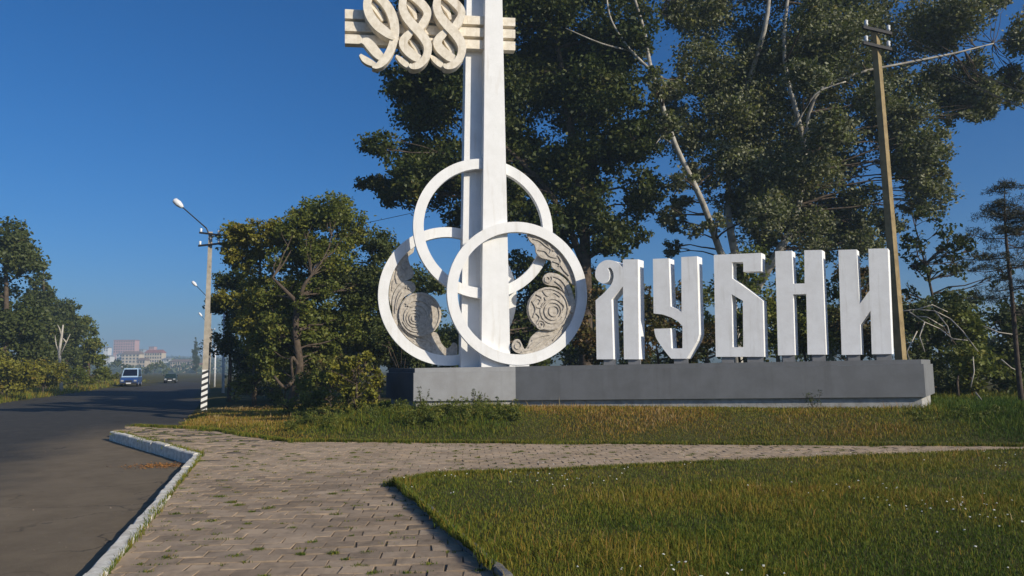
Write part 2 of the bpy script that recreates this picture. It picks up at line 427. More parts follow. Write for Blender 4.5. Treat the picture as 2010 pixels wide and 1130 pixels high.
# only where earth has not crept over the dirt corner beyond the kerb
proj = [(FPX * (Vector((c[0], c[1], -EYE)).dot(RT)) / max(Vector((c[0], c[1], -EYE)).dot(_f), .1) + CXP, CYP - FPX * Vector((c[0], c[1], -EYE)).dot(UP) / max(Vector((c[0], c[1], -EYE)).dot(_f), .1)) for c in cells]
view = [(-40 < p[0] < 2050 and p[1] < 1170) for p in proj]
order = np.argsort(np.hypot(cells[:, 0], cells[:, 1]) + np.where(view, 0, 100))
slab_meshes = []
def slab_geo(seed, w=TW, d=TD):
    r = random.Random(seed); h = .0; g_ = r.uniform(.004, .013)
    def j(): return r.uniform(-.009, .009)
    b0 = [(-w / 2 + g_ + j(), -d / 2 + g_ + j()), (w / 2 - g_ + j(), -d / 2 + g_ + j()), (w / 2 - g_ + j(), d / 2 - g_ + j()), (-w / 2 + g_ + j(), d / 2 - g_ + j())]
    V = [(x, y, -.05) for x, y in b0] + [(x, y, -.0015) for x, y in b0] + [(x * .99, y * .99, 0) for x, y in b0]
    F = [(8, 9, 10, 11)]
    for k in range(4):
        F.append((k, (k + 1) % 4, 4 + (k + 1) % 4, 4 + k)); F.append((4 + k, 4 + (k + 1) % 4, 8 + (k + 1) % 4, 8 + k))
    return V, F
for s_ in range(24):
    V, F = slab_geo(s_); me = bpy.data.meshes.new('paver'); me.from_pydata(V, [], F); me.materials.append(MATS['paver']); slab_meshes.append(me)
rest = MB(); cnt = 0
r_ = random.Random(5)
for k in order:
    x, y, j, i = cells[k]
    far = y > 12 and x < -5.5 and y - 12 > (x + 11) * .2 and r_.random() < .45
    if far: continue
    tz = r_.uniform(-.008, .004); tx, ty = r_.gauss(0, .016), r_.gauss(0, .016); rz = ang + r_.gauss(0, .025) + .03 * math.sin(j * .7)
    if isfull[k] and cnt < 300 and view[k]:
        o = bpy.data.objects.new('paver', slab_meshes[r_.randrange(24)]); COL.objects.link(o); o.parent = path
        o.location = (x, y, tz); o.rotation_euler = (tx, ty, rz); cnt += 1
        continue
    V, F = slab_geo(r_.randrange(999)); c_, s__ = math.cos(rz), math.sin(rz)
    W3 = [(x + a * c_ - b_ * s__, y + a * s__ + b_ * c_, tz + c - a * ty + b_ * tx) for a, b_, c in V]
    if not isfull[k]:
        # cut the slab along the kerb it meets
        A, B = (KERB[0], KERB[1]) if y < KERB[1].y else (KERB[1], KERB[2])
        q = W3[8:12]; out = []
        side = lambda p: (B.x - A.x) * (p[1] - A.y) - (B.y - A.y) * (p[0] - A.x)
        for e in range(4):
            p, n_ = q[e], q[(e + 1) % 4]; sp0, sp1 = side(p), side(n_)
            if sp0 < 0: out.append(p)
            if (sp0 < 0) != (sp1 < 0):
                t_ = sp0 / (sp0 - sp1); out.append(tuple(p[m_] + (n_[m_] - p[m_]) * t_ for m_ in range(3)))
        if len(out) < 3: continue
        m_ = len(out); W3 = [(p[0], p[1], -.05) for p in out] + out
        F = [tuple(range(m_, 2 * m_))] + [(e, (e + 1) % m_, m_ + (e + 1) % m_, m_ + e) for e in range(m_)]
    rest.add(W3, F)
ro = mesh_obj('distant_pavers', rest.V, rest.F, 'paver', path); ro['kind'] = 'stuff'

# kerbs
def kerb_run(name, pts, w, h0, h1, mat, seed, side=-1, length=1.0):
    r = random.Random(seed); root = bpy.data.objects.new(name, None); COL.objects.link(root); root['kind'] = 'structure'
    root.location = (pts[0][0], pts[0][1], 0)
    for a, b_ in zip(pts[:-1], pts[1:]):
        a = Vector((a[0], a[1], 0)); b_ = Vector((b_[0], b_[1], 0)); L = (b_ - a).length; u = (b_ - a) / L; nrm = Vector((-u.y, u.x, 0)) * side
        k = max(1, round(L / length)); st = L / k
        for q in range(k):
            c0 = a + u * (q * st + .006); c1 = a + u * ((q + 1) * st - .006); off = nrm * r.gauss(0, .006); dz = r.gauss(0, .006); dz2 = dz + r.gauss(0, .005)
            V = []; F = []
            m_ = 5
            for t in range(m_ + 1):
                p = c0 + (c1 - c0) * (t / m_) + off; dzz = dz + (dz2 - dz) * t / m_ + r.gauss(0, .0025); ww = w + r.gauss(0, .004)
                e0 = r.gauss(0, .005)
                V += [p + Vector((0, 0, h0)), p + Vector((0, 0, h1 + dzz - .015)) - nrm * 0, p + nrm * (.015 + e0 * .3) + Vector((0, 0, h1 + dzz)), p + nrm * (ww - .02 + e0) + Vector((0, 0, h1 + dzz)), p + nrm * (ww + e0) + Vector((0, 0, h1 + dzz - .02)), p + nrm * (ww) + Vector((0, 0, h0))]
            for t in range(m_):
                for e in range(5): F.append((t * 6 + e, t * 6 + e + 1, t * 6 + e + 7, t * 6 + e + 6))
            F += [(0, 1, 2, 3, 4, 5), tuple(m_ * 6 + e for e in (5, 4, 3, 2, 1, 0))]
            MB().add(V, F).obj('kerb_stone', mat, root)
    return root
kerb_run('kerb', [P2(KERB[0]), P2(KERB[1])], .16, -.25, .03, 'kerb_white', 1, side=1)
kerb_run('kerb', [P2(KERB[1]), P2(KERB[2])], .16, -.25, .045, 'kerb_white', 2, side=1)
kerb_run('lawn_edging', [P2(LAWN[0]), P2(LAWN[1]), P2(LAWN[2])], .10, -.12, .07, 'kerb_old', 3, side=-1, length=.8)

# ------------------------------------------------------------ monument: base
BL, BM_, BR = at_y(812, 750, 20.0), at_y(1012, 750, 20.75), at_y(1815, 740, 17.9)
KL, KM, KR = at_y(759, 750, 22.3), at_y(985, 750, 23.4), at_y(1833, 740, 20.2)
def zl(pl, pr):  # z at the left front corner, at the bend, at the right front corner from pixel rows
    return at_y(812, pl, 20.0).z, at_y(1012, pl + (pr - pl) * .2, 20.75).z, at_y(1815, pr, 17.9).z
def ring6(zs, inset):
    pts = [BL, BM_, BR, KR, KM, KL]; zz = [zs[0], zs[1], zs[2], zs[2], zs[1], zs[0]]
    c = sum((Vector((p.x, p.y, 0)) for p in pts), Vector()) / 6; out = []
    n = 6
    for i, p in enumerate(pts):
        a = Vector((pts[i - 1].x, pts[i - 1].y, 0)); q = Vector((p.x, p.y, 0)); b_ = Vector((pts[(i + 1) % n].x, pts[(i + 1) % n].y, 0))
        d1 = (q - a).normalized(); d2 = (b_ - q).normalized(); n1 = Vector((-d1.y, d1.x, 0)); n2 = Vector((-d2.y, d2.x, 0))
        m_ = (n1 + n2).normalized(); q = q + m_ * (inset / max(m_.dot(n1), .3)); out.append(Vector((q.x, q.y, zz[i])))
    return out
Z_TOP, Z_MID, Z_BOT = zl(722.5, 705), zl(731.5, 714), zl(787, 779)
base = thing('sign_pedestal', (BM_.x, BM_.y + 1, Z_BOT[1] - .6), 'long grey painted concrete base with a lighter left section under the white letters', 'pedestal')
def loft(a, b_, faces=range(6), top=True, bot=True):
    V = a + b_; F = [(i, (i + 1) % 6, (i + 1) % 6 + 6, i + 6) for i in faces]
    if top: F += [(6, 7, 10, 11), (7, 8, 9, 10)]
    if bot: F += [(0, 5, 4, 1), (1, 4, 3, 2)]
    return V, F
def half_body(za, zb, inset, which):
    a = ring6(za, inset); b_ = ring6(zb, inset)
    if which == 'l': ids = [0, 1, 4, 5]
    else: ids = [1, 2, 3, 4]
    a = [a[i] for i in ids]; b_ = [b_[i] for i in ids]
    V = a + b_; F = [(i, (i + 1) % 4, (i + 1) % 4 + 4, i + 4) for i in range(4)] + [(3, 2, 1, 0), (4, 5, 6, 7)]
    return MB().add(V, F)
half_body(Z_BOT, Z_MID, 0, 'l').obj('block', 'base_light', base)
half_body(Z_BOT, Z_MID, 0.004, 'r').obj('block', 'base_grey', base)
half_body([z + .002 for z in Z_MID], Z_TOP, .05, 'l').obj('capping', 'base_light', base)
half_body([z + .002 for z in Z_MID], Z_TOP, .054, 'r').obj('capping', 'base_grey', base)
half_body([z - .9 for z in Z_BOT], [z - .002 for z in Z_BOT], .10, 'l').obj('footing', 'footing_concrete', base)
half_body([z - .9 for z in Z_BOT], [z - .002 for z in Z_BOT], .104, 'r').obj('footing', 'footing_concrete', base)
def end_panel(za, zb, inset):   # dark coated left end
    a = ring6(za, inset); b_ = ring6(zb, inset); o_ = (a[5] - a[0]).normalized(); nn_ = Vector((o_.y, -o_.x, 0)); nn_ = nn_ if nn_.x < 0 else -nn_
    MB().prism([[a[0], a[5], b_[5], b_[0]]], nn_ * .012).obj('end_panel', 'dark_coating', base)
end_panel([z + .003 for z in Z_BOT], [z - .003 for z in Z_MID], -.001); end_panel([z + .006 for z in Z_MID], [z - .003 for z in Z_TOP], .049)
def top_z(px):
    return float(np.interp(px, [812, 1012, 1815], Z_TOP))

# ------------------------------------------------------------ monument: pylon with rings and year
TH = R(13)
EA = Vector((math.cos(TH), math.sin(TH), 0)); NA = Vector((-math.sin(TH), math.cos(TH), 0))    # along the face (right), away
PC0 = at_y(1018, 575, 21.15)
def mp(px, py, off=0): return at_plane(px, py, PC0 + NA * off, NA)
mon = thing('monument_pylon', (mp(965, 720, .8).x, mp(965, 720, .8).y, Z_TOP[0]), 'tall white twin-column monument with three interlocking rings and the year 988', 'monument')
O_C, O_PYL, O_A, O_COL, O_B, O_BAR = 0.0, .205, .34, .62, .96, .36
zt = .5 * (Z_TOP[0] + Z_TOP[1])
def column(name, xb0, xb1, xt0, xt1, off, depth, top_py=-125):
    # pixel edges at row 720 and row 0, carried on to the top above the frame
    def ex(a, t): return a + (t - a) * (720 - top_py) / 720
    b0, b1 = mp(xb0, 720, off), mp(xb1, 720, off); t0, t1 = mp(ex(xb0, xt0), top_py, off), mp(ex(xb1, xt1), top_py, off)
    b0.z = b1.z = zt - .01
    return MB().prism([[b0, b1, t1, t0]], NA * depth).obj(name, 'white_paint', mon)
column('column', 945, 1002, 952.5, 986, O_PYL, .62)
column('column', 904.5, 953, 916, 956, O_COL, .5)
def ringm(px, py, rpx, off, depth, band, name='ring'):
    c = mp(px, py, off); r = (mp(px, py - rpx, off) - mp(px, py + rpx, off)).length / 2
    bw = r * band; n = 96; V = []; F = []
    for i in range(n):
        a = 2 * math.pi * i / n; d = EA * math.cos(a) + Vector((0, 0, 1)) * math.sin(a)
        V += [c + d * r, c + d * (r - bw), c + d * (r - bw) + NA * depth, c + d * r + NA * depth]
    for i in range(n):
        for e in range(4):
            F.append((i * 4 + e, i * 4 + (e + 1) % 4, ((i + 1) % n) * 4 + (e + 1) % 4, ((i + 1) % n) * 4 + e))
    o = MB().add(V, F).obj(name, 'white_paint', mon); return o, c, r
ringA, cA, rA = ringm(951, 447, 137, O_A, .20, .145)
ringB, cB, rB = ringm(881, 580, 136, O_B, .20, .145)
ringC, cC, rC = ringm(1018, 574, 140.5, O_C, .20, .145)
for o, l in ((ringA, 'upper white ring behind the tall column'), (ringB, 'left white ring holding carved ornament'), (ringC, 'front white ring holding carved ornament')): o['label'] = l
# small feet under the two lower rings
MB().box(mp(1018, 716, O_C + .13) - Vector((0, 0, .03)), (.3, .1, .08), (EA, NA, Vector((0, 0, 1)))).obj('ring_foot', 'white_paint', mon)

# carved ornament inside the rings
z3 = lambda x, y: (720 + x / 3.767, 520 + y / 3.767)
z2 = lambda x, y: (720 + x / 4.185, 290 + y / 4.185)
def orn(name, pts, off, depth, parent, smooth=True, mat='relief_concrete'):
    if smooth: pts = catmull([(p[0], p[1]) for p in pts], 4, True)
    o = MB().prism([[mp(p[0], p[1], off) for p in pts]], NA * depth).obj(name, mat, parent); return o
def ribs(strokes, off, parent, w=2.2, h=.032):
    mb = MB()
    for q, st in enumerate(strokes):
        poly = ribbon([(x, y, w) for x, y in st], 5)
        mb.prism([[mp(p[0], p[1], off - h - .003 * (q % 3)) for p in poly]], NA * (h + .02))
    o = mb.obj('carving', 'relief_concrete', parent); o['kind'] = 'stuff'; return o
def circ(cx, cy, r, a0=0, a1=360, n=14):
    return [(cx + r * .965 * math.cos(R(a0 + (a1 - a0) * i / n)), cy - r * math.sin(R(a0 + (a1 - a0) * i / n))) for i in range(n + 1)]
def spiral(cx, cy, r0, r1, a0, a1, n=14):
    return [(cx + (r0 + (r1 - r0) * i / n) * math.cos(R(a0 + (a1 - a0) * i / n)), cy - (r0 + (r1 - r0) * i / n) * math.sin(R(a0 + (a1 - a0) * i / n))) for i in range(n + 1)]
OC = O_C + .06
wingC = orn('ornament_wing', [(1036, 457), (1041, 473), (1050, 481), (1053, 496), (1064, 506), (1081, 511), (1084, 524), (1100, 534), (1113, 544), (1122, 556), (1131, 560), (1136, 552), (1129, 526), (1116, 502), (1096, 478), (1068, 459)], OC + .04, .09, mon)
curlC = orn('ornament_curl', [(1066, 547), (1071, 538), (1082, 535), (1098, 539), (1113, 551), (1122, 568), (1128, 590), (1130, 612), (1120, 612), (1115, 596), (1108, 578), (1096, 563), (1080, 560), (1070, 556)], OC, .10, mon)
tailC = orn('ornament_tail', [(1060, 648), (1049, 655), (1041, 664), (1036, 678), (1030, 685), (1025, 676), (1019, 666), (1010, 667), (1005, 678), (1010, 689), (1024, 694), (1046, 692), (1072, 683), (1098, 666), (1116, 646), (1124, 622), (1118, 606), (1100, 630), (1084, 646)], OC + .05, .08, mon)
discC = orn('ornament_disc', circ(1077, 606, 43, 0, 345.6, 24), OC - .04, .13, mon, False)
ribs([circ(1077, 606, 40), circ(1088, 610, 10), circ(1086, 610, 17), circ(1085, 610, 24, 40, 330), circ(1062, 637, 8.5), circ(1062, 637, 4), spiral(1058, 592, 4, 15, 30, 400), [(1045, 590), (1052, 606), (1047, 622)], [(1053, 577), (1064, 584), (1058, 596)], [(1066, 570), (1075, 580), (1088, 574), (1100, 582)], [(1051, 612), (1060, 622), (1056, 630)], [(1098, 590), (1108, 600), (1104, 612)]], OC - .04, discC)
ribs([[(1047, 468), (1060, 472), (1072, 482), (1088, 492)], [(1057, 490), (1070, 492), (1080, 502), (1094, 505)], [(1086, 512), (1098, 517), (1108, 530), (1118, 540)], [(1066, 463), (1090, 482), (1108, 505), (1122, 535), (1128, 550)], [(1075, 478), (1082, 490), (1078, 500)], [(1095, 500), (1102, 512), (1097, 522)]], OC + .04, wingC)
ribs([spiral(1076, 547, 3, 9, 0, 400), [(1084, 541), (1100, 547), (1112, 562), (1118, 580)], [(1090, 551), (1103, 562), (1110, 576)]], OC, curlC)
ribs([spiral(1016, 678, 3, 9, 90, 450), [(1024, 690), (1045, 684), (1070, 672), (1095, 654)], [(1045, 668), (1060, 660), (1080, 656)], [(1050, 682), (1066, 668), (1084, 660)], [(1086, 668), (1100, 650), (1110, 634)], [(1038, 682), (1048, 672)]], OC + .05, tailC)
OB = O_B + .06
wingB = orn('ornament_wing', [(812, 478), (800, 488), (786, 508), (774, 530), (766, 556), (764, 582), (768, 600), (772, 578), (782, 560), (798, 550), (810, 544), (812, 534), (804, 517), (802, 503), (812, 494)], OB + .04, .09, mon)
curlB = orn('ornament_curl', [(815, 570), (814, 558), (805, 551), (792, 553), (779, 565), (771, 584), (770, 606), (773, 632), (780, 640), (783, 612), (786, 596), (793, 583), (803, 577)], OB, .10, mon)
tailB = orn('ornament_tail', [(776, 626), (783, 648), (795, 668), (814, 685), (836, 695), (868, 700), (894, 698), (898, 688), (897, 676), (890, 672), (884, 680), (876, 683), (866, 672), (858, 654), (840, 650), (800, 650)], OB + .05, .08, mon)
discB = orn('ornament_disc', circ(824, 617, 44, 0, 345.6, 24), OB - .04, .13, mon, False)
ribs([circ(824, 617, 41), circ(815, 624, 6), circ(815, 624, 11), circ(815, 624, 17, 20, 350), circ(817, 622, 24), circ(820, 620, 31, 200, 500), [(800, 640), (812, 650), (824, 648)], [(796, 594), (806, 602), (818, 598)], [(840, 590), (846, 602), (842, 618)]], OB - .04, discB)
ribs([[(795, 500), (788, 516), (794, 530)], [(783, 522), (777, 540), (780, 556)], [(800, 512), (798, 528), (788, 542)], [(772, 550), (770, 570)]], OB + .04, wingB)
ribs([spiral(805, 563, 3, 8, 180, 560), [(796, 560), (784, 574), (778, 592), (776, 614)], [(790, 574), (782, 590), (779, 606)]], OB, curlB)
ribs([[(786, 644), (800, 662), (820, 677), (846, 686)], [(800, 652), (816, 664), (838, 670)], [(826, 660), (842, 668), (852, 680)], [(812, 668), (822, 678)]], OB + .05, tailB)

# the year: three crossbars and ribbon-like digits
za = lambda x, y: (640 + x / 5.0225, y / 5.0225)
for (l0, l1, r0, r1) in ((17.5, 35.5, 35, 51), (41.5, 60, 58, 74.5), (66.5, 84.5, 81.5, 98.5)):
    def yy(a, b_, x): return a + (b_ - a) * (x - 677) / (1012 - 677)
    for x0, x1 in ((677, 1011.5),):
        MB().prism([[mp(x0, yy(l0, r0, x0), O_BAR), mp(x1, yy(l0, r0, x1), O_BAR), mp(x1, yy(l1, r1, x1), O_BAR), mp(x0, yy(l1, r1, x0), O_BAR)]], NA * .255).obj('crossbar', 'beige_concrete', mon)
def digit(name, strokes, dx=0):
    mb = MB()
    for st, off in strokes:
        poly = ribbon([(*za(x + dx, y), w / 5.0225) for x, y, w in st], 7)
        mb.prism([[mp(p[0], p[1], O_BAR - .34 + off) for p in poly]], NA * (.34 - off - .004))
    return mb.obj(name, 'beige_concrete', mon)
nine = [([(455, -62, 50), (415, -10, 75), (408, 60, 85), (435, 150, 90), (500, 240, 92), (580, 305, 88), (640, 350, 70), (672, 380, 30)], 0),
        ([(440, -60, 40), (505, -40, 70), (575, 20, 85), (635, 110, 90), (672, 220, 88), (678, 330, 84), (655, 440, 80), (610, 540, 80), (555, 610, 78), (500, 650, 50), (455, 655, 18)], .04),
        ([(345, 400, 40), (400, 410, 85), (450, 460, 95), (510, 530, 88), (570, 580, 60), (590, 600, 20)], .08),
        ([(335, 535, 25), (380, 580, 60), (440, 615, 60), (500, 640, 30)], .16),
        ([(430, 20, 25), (470, 60, 45), (520, 130, 40), (560, 200, 20)], .18)]
eight = [([(800, -62, 40), (765, -20, 70), (755, 60, 78), (785, 150, 85), (850, 235, 90), (925, 315, 92), (985, 400, 88), (1005, 480, 78), (980, 570, 75), (915, 635, 72), (850, 650, 55), (822, 630, 25)], 0),
         ([(780, -62, 40), (850, -40, 70), (925, 15, 80), (990, 90, 78), (998, 150, 75), (965, 215, 80), (930, 265, 70), (905, 300, 30)], .04),
         ([(870, 285, 30), (820, 330, 70), (770, 385, 80), (765, 440, 85), (810, 500, 90), (880, 555, 88), (945, 590, 60), (970, 600, 20)], .06),
         ([(690, 545, 20), (740, 590, 55), (790, 630, 60), (812, 668, 20)], .16),
         ([(790, 10, 25), (830, 60, 45), (870, 120, 40), (890, 190, 20)], .18),
         ([(830, 390, 20), (855, 430, 35), (900, 490, 40), (925, 545, 20)], .18)]
digit('digit_nine', nine)['label'] = 'cream ribbon-like digit nine'
digit('digit_eight', eight)
digit('digit_eight', eight, 338)

# ------------------------------------------------------------ the letters
TL = R(15); TX = R(34)
EL = Vector((math.cos(TL), -math.sin(TL), 0)); NL = Vector((math.sin(TL), math.cos(TL), 0)); XL = Vector((math.sin(TX), math.cos(TX), 0))
q4 = lambda l: [(1140 + x / 4.185, 460 + y / 4.185) for x, y in l]
q5 = lambda l: [(1480 + x / 3.14, 460 + y / 3.14) for x, y in l]
def sm(l, a, b_):  # smooth a run of points
    return l[:a] + [tuple(p) for p in catmull(l[a:b_], 5)] + l[b_:]
L_el = q4(sm([(130, 1025), (122, 540), (165, 503), (205, 465), (240, 425), (262, 385), (270, 340), (262, 300), (242, 272), (222, 278), (232, 302), (238, 330), (232, 365), (212, 392), (185, 403), (150, 388), (125, 360), (118, 325), (127, 280), (155, 238), (200, 212), (250, 211), (300, 230), (335, 262), (346, 285), (344, 205), (468, 203), (478, 1025), (355, 1025), (346, 425), (310, 465), (275, 505), (252, 532), (268, 1025)], 1, 25))
L_u = q4(sm([(592, 200), (722, 195), (737, 590), (790, 612), (828, 640), (825, 185), (955, 178), (972, 820), (955, 875), (915, 942), (880, 1000), (868, 1020), (742, 1020), (700, 970), (650, 900), (615, 840), (602, 775), (735, 770), (745, 935), (835, 935), (835, 752), (800, 715), (740, 680), (670, 656), (598, 648)], 12, 17))
L_be = [(1401, 500), (1494, 496), (1494, 532), (1459, 533), (1459, 514), (1437, 514), (1437, 546), (1480, 577), (1497, 590), (1500, 700), (1405, 700)]
L_be_h = [(1436, 577), (1458, 590), (1459, 681), (1438, 681)]
L_en = q5([(130, 103), (232, 100), (242, 303), (312, 301), (310, 97), (418, 95), (444, 740), (330, 740), (322, 366), (240, 369), (252, 743), (148, 745)])
L_i = q5([(520, 95), (632, 92), (650, 430), (712, 345), (705, 88), (824, 85), (850, 736), (726, 738), (718, 470), (655, 555), (662, 740), (540, 742)])
def front_y(px, py):  # distance of the base's front edge at that pixel column
    d = ray(px, py); n = Vector((BR.y - BM_.y, -(BR.x - BM_.x), 0)); return ((BM_ - ORG).dot(n) / d.dot(n)) * d.y
def letter(name, loops, stems, label, pale='letter_paint'):
    xs_ = [p[0] for p in loops[0]]; ys_ = [p[1] for p in loops[0]]; cx = .5 * (min(xs_) + max(xs_)); by = max(ys_)
    p0 = at_y(cx, by, front_y(cx, by) + .75)
    L = [[at_plane(x, y, p0, NL) for x, y in l] for l in loops]
    t = thing(name, (p0.x, p0.y, top_z(cx)), label, 'letter', 'letters of the town name')
    MB().prism(L, XL * .42).obj('letter_body', pale, t)
    for a, b_ in stems:
        A = at_plane(a, by, p0, NL); B = at_plane(b_, by, p0, NL); zt_ = min(v.z for v in L[0]) + .01
        c = (A + B) / 2 + XL * .2; zb = float(np.interp(c.x, [BL.x, BM_.x, BR.x], Z_TOP)) - .02
        MB().box((c.x, c.y, (zt_ + zb) / 2), ((B - A).length / 2, .13, max(.02, (zt_ - zb) / 2)), (EL, NL, Vector((0, 0, 1)))).obj('plinth', 'plinth_grey', t)
letter('sign_letter', [L_el], [(1180, 1203), (1228, 1252)], 'white standing letter with a curled left stroke, beside the right ring')
letter('sign_letter', [L_u], [(1318, 1346)], 'white standing letter with two uprights above a hooked rounded foot')
letter('sign_letter', [L_be, L_be_h], [(1412, 1436), (1462, 1494)], 'white standing letter with a flat top bar and a closed box below')
letter('sign_letter', [L_en], [(1532, 1556), (1590, 1616)], 'white standing letter of two uprights joined by a short level bar')
letter('sign_letter', [L_i], [(1660, 1684), (1716, 1746)], 'white standing letter with a diagonal stroke, beside the brown pole')

# ------------------------------------------------------------ poles
def pole_mesh(p0, p1, r0, r1, n=4, rot=.4):
    p0, p1 = Vector(p0), Vector(p1); mb = MB(); V = []
    for p, r in ((p0, r0), (p1, r1)):
        for k in range(n):
            a = 2 * math.pi * (k + .5) / n + rot; V.append(p + Vector((math.cos(a), math.sin(a), 0)) * r)
    F = [(k, (k + 1) % n, (k + 1) % n + n, k + n) for k in range(n)] + [tuple(range(n))[::-1], tuple(range(n, 2 * n))]
    return mb.add(V, F)
def insul(mb, p):
    mb.tube([p, p + Vector((0, 0, .05)), p + Vector((0, 0, .08)), p + Vector((0, 0, .16)), p + Vector((0, 0, .19))], [.03, .06, .045, .06, .03], 8)
# brown utility pole behind the sign
up0 = at_y(1768, 700, 20.7); up0.z = gz(up0.x, up0.y) - .3
upt = at_y(1717, 58, 20.75)
t = thing('utility_pole', (up0.x, up0.y, up0.z + .3), 'brown weathered utility pole with two short insulator arms behind the white letters', 'utility pole')
up_b = at_y(1768, 700, 20.7); dirp = (upt - up_b); up_base = up_b - dirp * ((up_b.z - up0.z) / dirp.z)
pole_mesh(up_base, upt, .165, .12, rot=.55).obj('pole', 'pole_rust', t)
INS = []
for py, (x0, y0, x1, y1) in ((60, (1694, 53, 1750, 66)), (92, (1694, 84, 1750, 97))):
    a, b_ = at_y(x0, y0, 20.6), at_y(x1, y1, 20.6)
    arm = MB().box((a + b_) / 2, ((b_ - a).length / 2, .04, .045), ((b_ - a).normalized(), Vector((0, 1, 0)), Vector((0, 0, 1)))).obj('crossarm', 'dark_metal', t)
    for f in (.12, .9):
        p = a + (b_ - a) * f + Vector((0, 0, .06)); mb = MB(); insul(mb, p); mb.obj('insulator', 'porcelain', arm, True); INS.append(p + Vector((0, 0, .14)))
def wire(a, b_, sag, label, r=.012):
    pts = [a + (b_ - a) * (i / 16) - Vector((0, 0, 4 * sag * (i / 16) * (1 - i / 16))) for i in range(17)]
    o = MB().tube(pts, r, 5, False).obj('power_line', 'wire'); tag(o, label, 'cable', 'overhead lines at the utility pole'); return o
for k, p in enumerate(INS):
    wire(p, Vector((34, 33, 11.2 - .35 * k)), .5, 'thin overhead cable running from the brown utility pole past the right tree branch')
wire(Vector((-4, 35, 9.6)), Vector((-40, 60, 11.5)) * 0 + Vector((-16, 38, 8.2)), .15, 'thin overhead cable crossing the sky left of the monument rings', .014)

def lamp_post(pb, pt, lamp, name, label, group=None, striped=True, scale=1.0):
    pb, pt, lamp = Vector(pb), Vector(pt), Vector(lamp)
    pb.z = gz(pb.x, pb.y); t = thing(name, pb, label, 'street lamp', group)
    d = pt - pb; ps = pb + d * (1.78 / d.z)
    r0, r1 = .19 * scale, .12 * scale
    if striped:
        f = 1.78 / d.z; rm = r0 + (r1 - r0) * f
        pole_mesh(pb - d * (.3 / d.z), ps, r0, rm).obj('striped_foot', 'striped_paint', t)
        pole_mesh(ps, pt, rm, r1).obj('pole', 'pole_concrete', t)
    else: pole_mesh(pb - d * (.3 / d.z), pt, r0, r1).obj('pole', 'pole_concrete', t)
    for k, (dz, hw, tilt) in enumerate(((-.12, .48, -.13), (-.62, .5, .1))):
        c = pt + Vector((.03, -.16, dz)); ax = Vector((1, 0, tilt)).normalized()
        a = MB().box(c, (hw, .035, .04), (ax, Vector((0, 1, 0)), Vector((0, 0, 1)))).obj('crossarm', 'dark_metal', t)
        for s_ in (-.85, .85):
            mb = MB(); insul(mb, c + ax * (hw * s_) + Vector((0, 0, .02))); mb.obj('insulator', 'porcelain', a, True)
    v = lamp - pt; arm_end = pt + v * .80
    MB().tube([pt + Vector((0, 0, -.25)), pt + v * .12, pt + v * .5, arm_end], [.035, .035, .03, .03], 6).obj('lamp_arm', 'dark_metal', t)
    u = v.normalized(); mb = MB()
    L = v.length
    mb.tube([arm_end - u * .05, arm_end + u * .05, arm_end + u * .2 * L * .5, arm_end + u * .2 * L, arm_end + u * (.2 * L + .06)], [.06, .11, .15, .13, .05], 10)
    mb.obj('lamp_head', 'lamp_white', t, True)
    return t
Yl = g2(402, 802, -.05).y
lamp_post(at_y(400, 802, Yl), at_y(413.5, 455, Yl), at_y(343, 393, Yl - .3), 'street_lamp', 'concrete street lamp with black and white striped foot at the road edge')
def far_lamp(px, Y, top, lx, ly, lab):
    b0 = at_y(px, 740, Y); tp = at_y(px + 6, top, Y); lp = at_y(lx, ly, Y)
    lamp_post(b0, tp, lp, 'street_lamp', lab, 'distant street lamps along the road', False)
far_lamp(408, 61, 590, 378, 553, 'distant concrete street lamp standing behind the striped one')
far_lamp(410, 95, 645, 391, 614, 'far street lamp, second beyond the striped one along the road')
def pipe_post(px, py, top, lab, Y=None):
    p = g2(px, py, -.05); Y = p.y; z0 = gz(p.x, p.y); t = thing('white_post', (p.x, p.y, z0), lab, 'post', 'white posts along the road')
    tp = at_y(px + 2, top, Y)
    MB().tube([(p.x, p.y, z0 - .3), (tp.x, tp.y, tp.z)], [.11, .085], 8).obj('pole', 'white_pipe', t, True)
    c = MB().box((tp.x, tp.y, tp.z - .1), (.28, .05, .05)).obj('crossarm', 'dark_metal', t)
    for s_ in (-.2, .2):
        mb = MB(); insul(mb, Vector((tp.x + s_, tp.y, tp.z - .06))); mb.obj('insulator', 'porcelain', c, True)
    MB().box((tp.x, tp.y, z0 + 2.0), (.13, .13, .05)).obj('clamp', 'white_pipe', t)
pipe_post(438, 771, 612, 'slim white post with a small crossarm, first beyond the striped lamp')
pipe_post(421, 757, 680, 'shorter white post far along the road past the first white post')

